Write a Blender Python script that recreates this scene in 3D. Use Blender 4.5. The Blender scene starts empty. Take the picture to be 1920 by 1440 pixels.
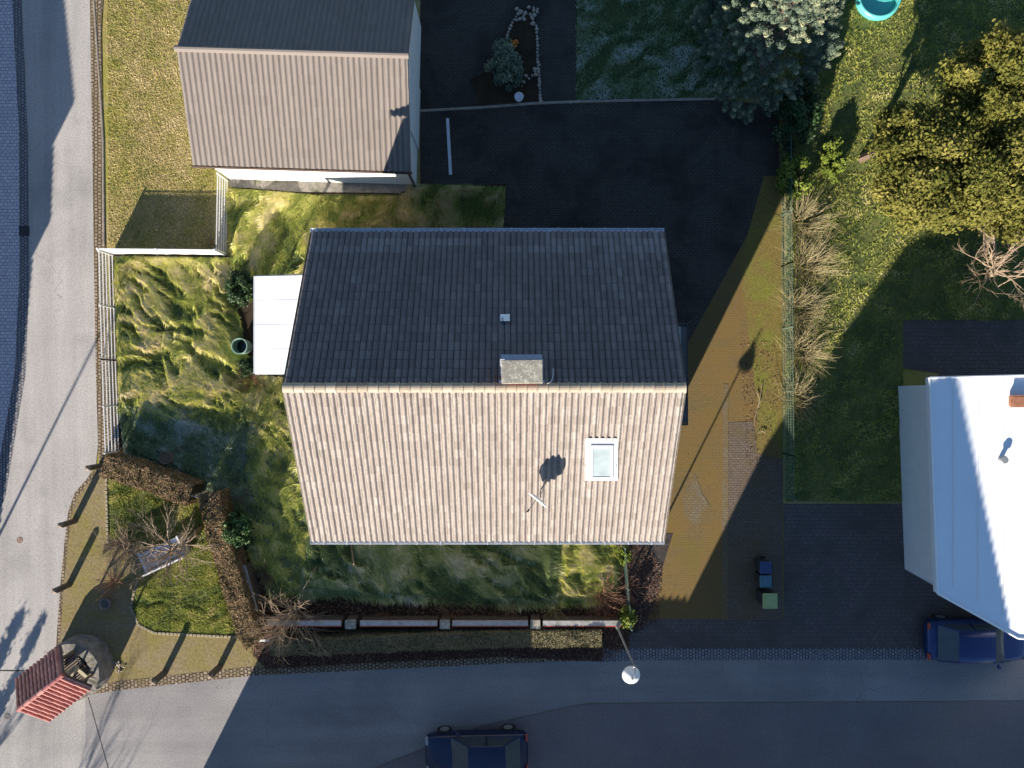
import bpy, math, random
import numpy as np
from mathutils import Vector, Matrix
random.seed(7); rng = np.random.default_rng(11)
scene = bpy.context.scene
C = scene.collection
R = math.radians
# ------------------------------------------------------------------ camera, sky, sun
H = 31.0                     # flying height of the camera in metres
F = 1370.0                   # focal length in pixels of the 1920 px wide photo
cam = bpy.data.cameras.new('camera'); camo = bpy.data.objects.new('camera', cam); C.objects.link(camo)
camo.location = (0, 0, H); camo.rotation_euler = (0, 0, 0)
cam.sensor_width = 36; cam.lens = 36 * F / 1920; cam.clip_start = 0.1; cam.clip_end = 2000
scene.camera = camo
ELEV = R(20.8)
tosun = Vector((-0.447 * math.cos(ELEV), -0.894 * math.cos(ELEV), math.sin(ELEV))).normalized()
w = bpy.data.worlds.new('World'); scene.world = w; w.use_nodes = True
nt = w.node_tree; bg = nt.nodes['Background']
sk = nt.nodes.new('ShaderNodeTexSky'); sk.sky_type = 'NISHITA'; sk.sun_disc = False
sk.sun_elevation = ELEV; sk.sun_rotation = math.atan2(tosun.x, tosun.y) % (2 * math.pi)
sk.air_density = 1.0; sk.dust_density = 0.0; sk.ozone_density = 4.0
nt.links.new(sk.outputs[0], bg.inputs[0]); bg.inputs[1].default_value = 0.074
sl = bpy.data.lights.new('sun', 'SUN'); sl.energy = 5.0; sl.angle = R(0.5); sl.color = (1.0, 0.92, 0.81)
so = bpy.data.objects.new('sun', sl); C.objects.link(so)
so.rotation_euler = (-tosun).to_track_quat('-Z', 'Y').to_euler()
scene.view_settings.view_transform = 'Standard'; scene.view_settings.look = 'None'
scene.view_settings.exposure = 1.24; scene.view_settings.gamma = 1.0

def G(px, py, h=0.0):
    """measured point of the survey photo -> metres, for a point lying h above the ground"""
    s = (H - h) / F
    return ((px - 960) * s, (720 - py) * s)
def GP(pts, h=0.0): return [G(x, y, h) for x, y in pts]

# ------------------------------------------------------------------ materials
def rgb(c): return (c[0], c[1], c[2], 1.0)
def newmat(name):
    m = bpy.data.materials.new(name); m.use_nodes = True
    return m, m.node_tree, m.node_tree.nodes['Principled BSDF']
def ramp(nt, fac, stops):
    r = nt.nodes.new('ShaderNodeValToRGB'); e = r.color_ramp.elements
    while len(e) < len(stops): e.new(0.5)
    for k, (p, c) in enumerate(stops): e[k].position = p; e[k].color = rgb(c)
    nt.links.new(fac, r.inputs[0]); return r.outputs[0]
def noise(nt, scale, detail=4, rough=0.6, vec=None, dist=0.0):
    n = nt.nodes.new('ShaderNodeTexNoise'); n.inputs['Scale'].default_value = scale
    n.inputs['Detail'].default_value = detail; n.inputs['Roughness'].default_value = rough
    n.inputs['Distortion'].default_value = dist
    if vec is None: vec = nt.nodes.new('ShaderNodeNewGeometry').outputs['Position']
    nt.links.new(vec, n.inputs['Vector']); return n.outputs['Fac']
def mix(nt, fac, a, b, mode='MIX'):
    n = nt.nodes.new('ShaderNodeMix'); n.data_type = 'RGBA'; n.blend_type = mode
    for s, v in ((0, fac), (6, a), (7, b)):
        if isinstance(v, (int, float)): n.inputs[s].default_value = v
        elif isinstance(v, tuple): n.inputs[s].default_value = rgb(v)
        else: nt.links.new(v, n.inputs[s])
    return n.outputs[2]
def bump(nt, bsdf, h, strength=0.3, dist=0.02):
    b = nt.nodes.new('ShaderNodeBump'); b.inputs['Strength'].default_value = strength
    b.inputs['Distance'].default_value = dist
    nt.links.new(h, b.inputs['Height']); nt.links.new(b.outputs[0], bsdf.inputs['Normal'])
def step(nt, v, lo, hi):
    m = nt.nodes.new('ShaderNodeMapRange'); m.clamp = True
    m.inputs[1].default_value = lo; m.inputs[2].default_value = hi
    nt.links.new(v, m.inputs[0]); return m.outputs[0]
def M_plain(name, c, rough=0.7, metal=0.0, var=0.25, scale=6.0, bmp=0.15, spec=0.4):
    m, nt, b = newmat(name)
    n = noise(nt, scale, 5)
    col = ramp(nt, n, [(0.25, tuple(x * (1 - var) for x in c)), (0.75, tuple(min(1, x * (1 + var)) for x in c))])
    nt.links.new(col, b.inputs['Base Color']); b.inputs['Roughness'].default_value = rough
    b.inputs['Metallic'].default_value = metal; b.inputs['Specular IOR Level'].default_value = spec
    if bmp: bump(nt, b, noise(nt, scale * 8, 3), bmp, 0.01)
    return m
def M_tint(name, stops, rough=0.8, lows=0.6, lowamp=0.35, spec=0.15, trans=0.0, fine=None):
    """colour from the per-piece attribute tint, shifted by a broad noise"""
    m, nt, b = newmat(name)
    a = nt.nodes.new('ShaderNodeAttribute'); a.attribute_name = 'tint'
    n = noise(nt, lows, 3)
    mm = nt.nodes.new('ShaderNodeMath'); mm.operation = 'MULTIPLY_ADD'
    nt.links.new(n, mm.inputs[0]); mm.inputs[1].default_value = lowamp * 2; mm.inputs[2].default_value = -lowamp
    ad = nt.nodes.new('ShaderNodeMath'); ad.operation = 'ADD'; ad.use_clamp = True
    nt.links.new(a.outputs['Fac'], ad.inputs[0]); nt.links.new(mm.outputs[0], ad.inputs[1])
    col = ramp(nt, ad.outputs[0], stops)
    if fine:
        col = mix(nt, step(nt, noise(nt, fine[0], 5, 0.7), fine[1], fine[2]), col, fine[3])
    nt.links.new(col, b.inputs['Base Color']); b.inputs['Roughness'].default_value = rough
    b.inputs['Specular IOR Level'].default_value = spec
    if trans:
        tr = nt.nodes.new('ShaderNodeBsdfTranslucent'); nt.links.new(col, tr.inputs[0]); ms = nt.nodes.new('ShaderNodeMixShader'); ms.inputs[0].default_value = trans
        nt.links.new(b.outputs[0], ms.inputs[1]); nt.links.new(tr.outputs[0], ms.inputs[2])
        nt.links.new(ms.outputs[0], nt.nodes['Material Output'].inputs['Surface'])
    return m
def M_ground(name, base, blotch, moss=None, mossamt=(0.45, 0.6), mscale=0.8, scale=0.5, fine=30, rough=0.95, bmp=0.3, speck=None, spec=0.15, cracks=False, lane=(1.6, 0.10, 1)):
    m, nt, b = newmat(name)
    col = ramp(nt, noise(nt, scale, 6, 0.6), [(0.3, base), (0.7, blotch)])
    if moss: col = mix(nt, step(nt, noise(nt, mscale, 8, 0.65, dist=0.3), *mossamt), col, moss)
    f = noise(nt, fine, 4, 0.7)
    col = mix(nt, 0.55, col, ramp(nt, f, [(0.28, (0.45, 0.45, 0.45)), (0.72, (1.45, 1.45, 1.45))]), 'MULTIPLY')
    if speck:
        v = nt.nodes.new('ShaderNodeTexVoronoi'); v.inputs['Scale'].default_value = speck[0]
        nt.links.new(nt.nodes.new('ShaderNodeNewGeometry').outputs['Position'], v.inputs['Vector'])
        lt = nt.nodes.new('ShaderNodeMath'); lt.operation = 'LESS_THAN'; lt.inputs[1].default_value = speck[1]
        nt.links.new(v.outputs['Distance'], lt.inputs[0]); col = mix(nt, lt.outputs[0], col, speck[2])
    if cracks:
        g_ = nt.nodes.new('ShaderNodeNewGeometry').outputs['Position']; mp = nt.nodes.new('ShaderNodeMapping'); mp.inputs['Scale'].default_value = lane
        nt.links.new(g_, mp.inputs[0]); col = mix(nt, 0.35, col, ramp(nt, noise(nt, 1.0, 4, 0.6, vec=mp.outputs[0]), [(0.3, (0.6, 0.6, 0.6)), (0.7, (1.3, 1.3, 1.3))]), 'MULTIPLY')
        nn = nt.nodes.new('ShaderNodeTexNoise'); nn.inputs['Scale'].default_value = 1.3; nn.inputs['Detail'].default_value = 6; nt.links.new(g_, nn.inputs['Vector'])
        vm = nt.nodes.new('ShaderNodeVectorMath'); vm.operation = 'SCALE'; vm.inputs['Scale'].default_value = 0.9; nt.links.new(nn.outputs['Color'], vm.inputs[0])
        va = nt.nodes.new('ShaderNodeVectorMath'); nt.links.new(g_, va.inputs[0]); nt.links.new(vm.outputs[0], va.inputs[1])
        v = nt.nodes.new('ShaderNodeTexVoronoi'); v.feature = 'DISTANCE_TO_EDGE'; v.inputs['Scale'].default_value = 0.16; nt.links.new(va.outputs[0], v.inputs['Vector'])
        ck = step(nt, v.outputs['Distance'], 0.0022, 0.0008); pt = step(nt, noise(nt, 0.22, 2), 0.50, 0.56)
        mu = nt.nodes.new('ShaderNodeMath'); mu.operation = 'MULTIPLY'; nt.links.new(ck, mu.inputs[0]); nt.links.new(pt, mu.inputs[1])
        col = mix(nt, mu.outputs[0], col, tuple(x * .62 for x in base))
    nt.links.new(col, b.inputs['Base Color']); b.inputs['Roughness'].default_value = rough
    b.inputs['Specular IOR Level'].default_value = spec
    bump(nt, b, f, bmp, 0.02)
    return m
def M_brick(name, c1, c2, mortar, bw, bh, ms=0.008, rot=0.0, moss=None, mossamt=(0.4, 0.6), mscale=0.7, wobble=0.0, bmp=0.5, offset=0.5, moss2=None, wall=False):
    m, nt, b = newmat(name)
    g = nt.nodes.new('ShaderNodeNewGeometry').outputs['Position']
    mp = nt.nodes.new('ShaderNodeMapping'); mp.inputs['Rotation'].default_value = (R(90) if wall else 0, 0, rot)
    nt.links.new(g, mp.inputs[0]); vec = mp.outputs[0]
    if wobble:
        nn = nt.nodes.new('ShaderNodeTexNoise'); nn.inputs['Scale'].default_value = 5
        nt.links.new(g, nn.inputs['Vector'])
        vm = nt.nodes.new('ShaderNodeVectorMath'); vm.operation = 'SCALE'; vm.inputs['Scale'].default_value = wobble
        nt.links.new(nn.outputs['Color'], vm.inputs[0])
        va = nt.nodes.new('ShaderNodeVectorMath'); nt.links.new(vec, va.inputs[0]); nt.links.new(vm.outputs[0], va.inputs[1])
        vec = va.outputs[0]
    t = nt.nodes.new('ShaderNodeTexBrick'); t.offset = offset
    t.inputs['Scale'].default_value = 1.0; t.inputs['Brick Width'].default_value = bw; t.inputs['Row Height'].default_value = bh
    t.inputs['Mortar Size'].default_value = ms; t.inputs['Mortar Smooth'].default_value = 0.3
    t.inputs['Color1'].default_value = rgb(c1); t.inputs['Color2'].default_value = rgb(c2); t.inputs['Mortar'].default_value = rgb(mortar)
    nt.links.new(vec, t.inputs['Vector']); col = t.outputs['Color']
    col = mix(nt, 0.6, col, ramp(nt, noise(nt, 9, 5), [(0.25, (0.5, 0.5, 0.5)), (0.75, (1.4, 1.4, 1.4))]), 'MULTIPLY')
    if moss: col = mix(nt, step(nt, noise(nt, mscale, 8, 0.68, dist=0.4), *mossamt), col, moss)
    if moss2: col = mix(nt, step(nt, noise(nt, moss2[0], 7, 0.6), moss2[1], moss2[2]), col, moss2[3])
    nt.links.new(col, b.inputs['Base Color']); b.inputs['Roughness'].default_value = 0.9
    b.inputs['Specular IOR Level'].default_value = 0.15
    inv = nt.nodes.new('ShaderNodeMath'); inv.operation = 'SUBTRACT'; inv.inputs[0].default_value = 1.0
    nt.links.new(t.outputs['Fac'], inv.inputs[1]); bump(nt, b, inv.outputs[0], bmp, 0.012)
    return m
def M_glass(name, c, rough=0.08, alpha=1.0):
    m, nt, b = newmat(name); b.inputs['Base Color'].default_value = rgb(c)
    n = noise(nt, 3, 4); nt.links.new(ramp(nt, n, [(0.3, c), (0.7, tuple(x * 0.7 for x in c))]), b.inputs['Base Color'])
    b.inputs['Roughness'].default_value = rough; b.inputs['Specular IOR Level'].default_value = 0.7
    b.inputs['Alpha'].default_value = alpha; return m

MT = {}
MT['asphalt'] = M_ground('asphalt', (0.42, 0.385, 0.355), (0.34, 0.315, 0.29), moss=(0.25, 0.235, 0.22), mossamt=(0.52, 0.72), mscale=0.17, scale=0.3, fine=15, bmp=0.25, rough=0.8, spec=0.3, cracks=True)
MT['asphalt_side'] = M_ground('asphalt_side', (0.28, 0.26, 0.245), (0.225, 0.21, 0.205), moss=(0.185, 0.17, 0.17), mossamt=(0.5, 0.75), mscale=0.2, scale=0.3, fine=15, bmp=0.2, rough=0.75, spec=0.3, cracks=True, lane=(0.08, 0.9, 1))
MT['soil'] = M_ground('soil', (0.06, 0.042, 0.025), (0.03, 0.022, 0.014), scale=1.2, fine=25)
MT['mulch'] = M_ground('mulch', (0.085, 0.045, 0.032), (0.055, 0.028, 0.02), scale=1.5, fine=30, speck=(9, 0.06, (0.2, 0.16, 0.12)))
MT['turf'] = M_ground('turf', (0.10, 0.13, 0.035), (0.16, 0.15, 0.05), moss=(0.07, 0.09, 0.03), scale=0.9, fine=18, bmp=0.5)
MT['turf_frost'] = M_ground('frosted_turf', (0.17, 0.21, 0.19), (0.24, 0.27, 0.27), moss=(0.12, 0.16, 0.06), mossamt=(0.45, 0.6), mscale=1.1, scale=2.2, fine=14, bmp=0.5)
MT['turf_dark'] = M_ground('turf_dark', (0.05, 0.085, 0.025), (0.035, 0.055, 0.02), moss=(0.08, 0.09, 0.03), scale=0.9, fine=18, bmp=0.5)  # turf copy with shade in its colour, for lawns out of the sun
MT['turf_olive'] = M_ground('turf_olive', (0.30, 0.235, 0.09), (0.35, 0.28, 0.14), moss=(0.27, 0.24, 0.06), scale=0.35, mscale=0.5, fine=9, bmp=0.4)
MT['path'] = M_ground('mossy_gravel', (0.25, 0.195, 0.115), (0.215, 0.165, 0.08), moss=(0.215, 0.175, 0.055), mossamt=(0.42, 0.66), scale=0.7, fine=9, bmp=0.6, speck=(7, 0.05, (0.42, 0.36, 0.26)))
MT['gravel'] = M_ground('dark_gravel', (0.035, 0.032, 0.03), (0.06, 0.05, 0.045), scale=2, fine=12, bmp=0.8, speck=(12, 0.16, (0.17, 0.15, 0.14)))
MT['driveway'] = M_brick('driveway_pavers', (0.145, 0.108, 0.052), (0.132, 0.10, 0.05), (0.108, 0.086, 0.036), 0.2, 0.1, 0.008,
    moss=(0.165, 0.105, 0.036), mossamt=(0.28, 0.62), mscale=0.6, moss2=(0.5, 0.52, 0.80, (0.14, 0.108, 0.024)))
MT['verge'] = M_ground('mossy_verge', (0.165, 0.125, 0.035), (0.155, 0.11, 0.04), moss=(0.15, 0.165, 0.025), mossamt=(0.46, 0.72), scale=0.8, fine=10, bmp=0.6)
MT['court_shaded'] = M_brick('shaded_court_pavers', (0.055, 0.048, 0.048), (0.044, 0.039, 0.04), (0.12, 0.10, 0.05), 0.2, 0.1, 0.008,
    moss=(0.035, 0.031, 0.026), mossamt=(0.45, 0.62), mscale=0.5)  # dark pavers with the yard's shade worked into their tone
MT['paver_clean'] = M_brick('clean_pavers', (0.175, 0.138, 0.09), (0.155, 0.122, 0.08), (0.10, 0.08, 0.045), 0.2, 0.1, 0.01, moss=(0.145, 0.10, 0.036), mossamt=(0.42, 0.62), mscale=0.9)
MT['paver_brown'] = M_brick('brown_grey_pavers', (0.155, 0.118, 0.088), (0.13, 0.10, 0.078), (0.07, 0.055, 0.035), 0.2, 0.1, 0.010, moss=(0.12, 0.088, 0.045), mossamt=(0.45, 0.7), mscale=1.1)
MT['paver_grey'] = M_brick('grey_pavers', (0.13, 0.108, 0.10), (0.11, 0.092, 0.088), (0.065, 0.055, 0.05), 0.24, 0.17, 0.010, moss=(0.075, 0.068, 0.06), mossamt=(0.45, 0.65), mscale=0.5, wobble=0.03)
MT['asphalt_dark'] = M_ground('dark_asphalt', (0.20, 0.18, 0.18), (0.16, 0.145, 0.15), moss=(0.19, 0.17, 0.155), mossamt=(0.5, 0.7), mscale=0.3, scale=0.4, fine=15, bmp=0.2)
MT['cobble'] = M_brick('cobble', (0.33, 0.26, 0.19), (0.24, 0.18, 0.12), (0.07, 0.05, 0.03), 0.15, 0.155, 0.026, rot=R(90), wobble=0.11,
    moss=(0.14, 0.11, 0.05), mossamt=(0.5, 0.7), mscale=1.5, bmp=1.0)
MT['cobble_grey'] = M_brick('cobble_grey', (0.27, 0.26, 0.27), (0.20, 0.195, 0.21), (0.06, 0.06, 0.065), 0.14, 0.13, 0.018, rot=R(90), wobble=0.05, bmp=1.0)
MT['setts'] = M_brick('setts', (0.55, 0.53, 0.56), (0.45, 0.43, 0.48), (0.22, 0.21, 0.25), 0.19, 0.14, 0.013, wobble=0.02, bmp=0.8)
MT['kerb'] = M_plain('kerb', (0.30, 0.25, 0.20), var=0.3, scale=8)
MT['edge_stone'] = M_plain('edge_stone', (0.26, 0.22, 0.14), var=0.45, scale=9, bmp=0.4)
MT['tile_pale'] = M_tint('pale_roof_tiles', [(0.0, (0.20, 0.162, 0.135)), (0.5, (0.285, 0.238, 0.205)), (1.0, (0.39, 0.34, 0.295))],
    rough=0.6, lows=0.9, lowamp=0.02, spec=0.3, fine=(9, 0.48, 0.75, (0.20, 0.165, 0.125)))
MT['tile_dark_shaded'] = M_tint('dark_shaded_roof_tiles', [(0.0, (0.09, 0.074, 0.077)), (0.5, (0.138, 0.12, 0.12)), (1.0, (0.22, 0.205, 0.205))],
    rough=0.6, lows=0.7, lowamp=0.3, spec=0.3, fine=(16, 0.52, 0.82, (0.19, 0.175, 0.175)))  # same roof tile, darkened for weathering and for the north slope's shade
MT['tile_red'] = M_tint('red_roof_tiles', [(0.0, (0.30, 0.08, 0.06)), (1.0, (0.56, 0.23, 0.17))], rough=0.3, lows=2, lowamp=0.2, spec=1.0)
MT['tile_brown'] = M_tint('brown_roof_tiles', [(0.0, (0.175, 0.148, 0.128)), (1.0, (0.23, 0.195, 0.17))], rough=0.75, lows=0.5, lowamp=0.3)
MT['ridge'] = M_tint('ridge_tiles', [(0.0, (0.30, 0.235, 0.18)), (1.0, (0.44, 0.37, 0.28))], rough=0.8, lows=3, lowamp=0.3, fine=(14, 0.5, 0.7, (0.45, 0.4, 0.25)))
MT['render'] = M_plain('white_render', (0.74, 0.73, 0.70), var=0.06, scale=2, bmp=0.1)
MT['ochre_render'] = M_plain('grey_beige_render', (0.20, 0.18, 0.15), var=0.1, scale=2, bmp=0.1)
MT['core_wall'] = M_plain('dirty_wall', (0.10, 0.08, 0.065), var=0.3, scale=4, bmp=0.3)
MT['white'] = M_plain('white_paint', (0.78, 0.77, 0.75), rough=0.5, var=0.06, scale=3, bmp=0.05)
MT['white_roof'] = M_plain('white_membrane', (0.78, 0.79, 0.80), rough=0.6, var=0.05, scale=0.6, bmp=0.08)
MT['poly'] = M_plain('polycarbonate', (0.80, 0.81, 0.82), rough=0.25, var=0.04, scale=1.5, bmp=0.0, spec=0.5)
MT['bench_paint'] = M_plain('worn_white_paint', (0.66, 0.65, 0.63), rough=0.7, var=0.35, scale=7, bmp=0.2)
MT['zinc'] = M_plain('zinc', (0.62, 0.64, 0.66), rough=0.4, metal=0.3, var=0.12, scale=4, bmp=0.05)
MT['dark_metal'] = M_plain('dark_metal', (0.05, 0.05, 0.055), rough=0.4, metal=0.4, bmp=0.0)
MT['grey_metal'] = M_plain('grey_metal', (0.30, 0.31, 0.31), rough=0.4, metal=0.4, bmp=0.0)
MT['green_wire'] = M_plain('green_wire', (0.12, 0.18, 0.13), rough=0.5, bmp=0.0)
MT['glass'] = M_glass('window_glass', (0.33, 0.38, 0.38), 0.12)
MT['glass_dark'] = M_glass('dark_glass', (0.05, 0.065, 0.075), 0.04)
MT['wood'] = M_plain('weathered_wood', (0.17, 0.125, 0.085), var=0.35, scale=14, bmp=0.4)
MT['wood_dark'] = M_plain('dark_wood', (0.10, 0.082, 0.062), var=0.35, scale=14, bmp=0.4)
MT['wood_pale'] = M_plain('pale_wood', (0.42, 0.36, 0.24), var=0.2, scale=14, bmp=0.3)
MT['stone'] = M_ground('well_stone', (0.30, 0.27, 0.23), (0.17, 0.155, 0.14), moss=(0.12, 0.13, 0.07), mossamt=(0.5, 0.7), mscale=2, scale=3, fine=14, bmp=0.9)
MT['lichen'] = M_ground('lichen_concrete', (0.34, 0.31, 0.25), (0.22, 0.20, 0.17), moss=(0.50, 0.47, 0.36), mossamt=(0.5, 0.66), mscale=7, scale=4, fine=28, bmp=0.6, speck=(6, 0.14, (0.55, 0.53, 0.44)))
MT['pebble'] = M_plain('pebble', (0.34, 0.28, 0.22), var=0.3, scale=5)
MT['brick_red'] = M_brick('red_brick', (0.30, 0.08, 0.05), (0.24, 0.06, 0.04), (0.30, 0.27, 0.24), 0.22, 0.07, 0.01, wall=True)
MT['frost_cap'] = M_ground('frosted_coping', (0.50, 0.49, 0.47), (0.33, 0.31, 0.28), moss=(0.22, 0.22, 0.14), mossamt=(0.55, 0.7), mscale=2.5, scale=5, fine=20)
MT['red_paint'] = M_plain('red_paint', (0.45, 0.075, 0.05), rough=0.5, var=0.15)
MT['bark'] = M_plain('bark', (0.24, 0.19, 0.125), var=0.35, scale=18, bmp=0.5)
MT['bark_dark'] = M_plain('dark_bark', (0.14, 0.095, 0.07), var=0.35, scale=18, bmp=0.5)
MT['twig'] = M_plain('twig', (0.30, 0.215, 0.14), var=0.3, scale=8, bmp=0.0)
MT['twig_pale'] = M_plain('pale_twig', (0.46, 0.34, 0.22), var=0.3, scale=8, bmp=0.0)
MT['twig_red'] = M_plain('reddish_twig', (0.26, 0.13, 0.08), var=0.35, scale=4, bmp=0.0)
MT['twig_straw'] = M_plain('straw_twig', (0.30, 0.245, 0.12), var=0.3, scale=4, bmp=0.0)
MT['grass'] = M_tint('long_grass', [(0.0, (0.15, 0.20, 0.10)), (0.25, (0.31, 0.38, 0.10)), (0.55, (0.60, 0.62, 0.15)), (0.8, (0.84, 0.78, 0.28)), (1.0, (0.90, 0.80, 0.50))], lows=0.8, lowamp=0.3, trans=0.4)
MT['grass_dry'] = M_tint('drying_grass', [(0.0, (0.16, 0.21, 0.05)), (0.4, (0.36, 0.36, 0.09)), (0.7, (0.55, 0.44, 0.17)), (1.0, (0.76, 0.62, 0.36))], lows=0.6, lowamp=0.4, trans=0.4)
MT['grass_shade'] = M_tint('shaded_frosty_grass', [(0.0, (0.08, 0.13, 0.06)), (0.4, (0.18, 0.25, 0.10)), (0.75, (0.30, 0.36, 0.22)), (1.0, (0.50, 0.55, 0.48))], lows=0.9, lowamp=0.35, trans=0.2)  # grass copy with shade and frost mixed into its colour
MT['grass_south'] = M_tint('matted_shaded_grass', [(0.0, (0.10, 0.16, 0.07)), (0.35, (0.24, 0.33, 0.12)), (0.62, (0.40, 0.46, 0.19)), (0.85, (0.62, 0.62, 0.36)), (1.0, (0.74, 0.72, 0.56))], lows=0.8, lowamp=0.35, trans=0.35)  # darker grass copy, shade in the colour, for the shaded south lawn
MT['grass_short'] = M_tint('mown_grass', [(0.0, (0.12, 0.17, 0.04)), (0.5, (0.30, 0.33, 0.075)), (0.8, (0.45, 0.44, 0.10)), (1.0, (0.60, 0.52, 0.24))], lows=1.0, lowamp=0.35, trans=0.4)
MT['leaf_dark'] = M_tint('dark_evergreen_leaf', [(0.0, (0.008, 0.02, 0.007)), (0.6, (0.022, 0.05, 0.014)), (1.0, (0.07, 0.12, 0.04))], rough=0.5, spec=0.25)
MT['leaf_rhodo'] = M_tint('rhododendron_leaf', [(0.0, (0.015, 0.035, 0.010)), (0.6, (0.045, 0.095, 0.022)), (1.0, (0.12, 0.20, 0.05))], rough=0.5, spec=0.3)
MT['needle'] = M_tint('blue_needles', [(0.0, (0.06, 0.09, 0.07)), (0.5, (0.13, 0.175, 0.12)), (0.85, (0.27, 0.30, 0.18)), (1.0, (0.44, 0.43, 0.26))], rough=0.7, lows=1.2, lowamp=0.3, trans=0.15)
MT['leaf_olive'] = M_tint('olive_leaf', [(0.0, (0.05, 0.06, 0.012)), (0.5, (0.16, 0.155, 0.03)), (1.0, (0.27, 0.23, 0.06))], lows=0.5, lowamp=0.35, trans=0.2)
MT['leaf_lime'] = M_tint('lime_leaf', [(0.0, (0.05, 0.075, 0.012)), (0.6, (0.14, 0.18, 0.025)), (1.0, (0.24, 0.27, 0.06))])
MT['hedge'] = M_tint('brown_hedge_leaf', [(0.0, (0.07, 0.08, 0.025)), (0.3, (0.17, 0.13, 0.06)), (0.65, (0.28, 0.175, 0.095)), (1.0, (0.44, 0.31, 0.18))], lows=1.4, lowamp=0.35, trans=0.15)
MT['hedge_green'] = M_tint('clipped_hedge_leaf', [(0.0, (0.06, 0.06, 0.03)), (0.5, (0.20, 0.175, 0.09)), (0.85, (0.33, 0.27, 0.15)), (1.0, (0.50, 0.40, 0.24))], lows=1.0, lowamp=0.3)
MT['core'] = M_plain('shade_dark_core', (0.03, 0.026, 0.015), var=0.3, scale=10)  # near-black fill standing in for shade inside hedges and under tiles
MT['litter'] = M_tint('fallen_leaves', [(0.0, (0.05, 0.03, 0.02)), (0.6, (0.12, 0.055, 0.035)), (1.0, (0.30, 0.20, 0.13))], lows=1.0)
MT['car_blue'] = M_plain('blue_car_paint', (0.02, 0.04, 0.13), rough=0.25, metal=0.3, var=0.03, bmp=0, spec=0.6)
MT['car_navy'] = M_plain('navy_car_paint', (0.015, 0.025, 0.06), rough=0.25, metal=0.3, var=0.03, bmp=0, spec=0.6)
MT['rubber'] = M_plain('rubber', (0.02, 0.02, 0.02), rough=0.8, bmp=0.1)
MT['bin_blue'] = M_plain('blue_plastic', (0.035, 0.06, 0.14), rough=0.5, var=0.1, bmp=0.05)
MT['bin_teal'] = M_plain('teal_plastic', (0.07, 0.16, 0.20), rough=0.5, var=0.1, bmp=0.05)
MT['bin_yellow'] = M_plain('pale_yellow_plastic', (0.34, 0.40, 0.16), rough=0.5, var=0.1, bmp=0.05)
MT['bin_body'] = M_plain('dark_plastic', (0.03, 0.035, 0.035), rough=0.6, var=0.1, bmp=0.05)
MT['turquoise'] = M_plain('turquoise_sheet', (0.10, 0.48, 0.42), rough=0.4, var=0.08, bmp=0.0)
MT['barrel'] = M_plain('green_plastic', (0.22, 0.33, 0.27), rough=0.5, var=0.12, bmp=0.05)
MT['water'] = M_glass('dark_water', (0.01, 0.015, 0.015), 0.04)
MT['flower'] = M_plain('orange_petals', (0.65, 0.20, 0.02), rough=0.7, bmp=0)
MT['terracotta'] = M_plain('terracotta', (0.30, 0.13, 0.07), rough=0.8)
MT['rust'] = M_plain('rust', (0.24, 0.16, 0.12), rough=0.8)
MT['brown_paint'] = M_plain('brown_paint', (0.07, 0.04, 0.025), rough=0.7)

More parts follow.
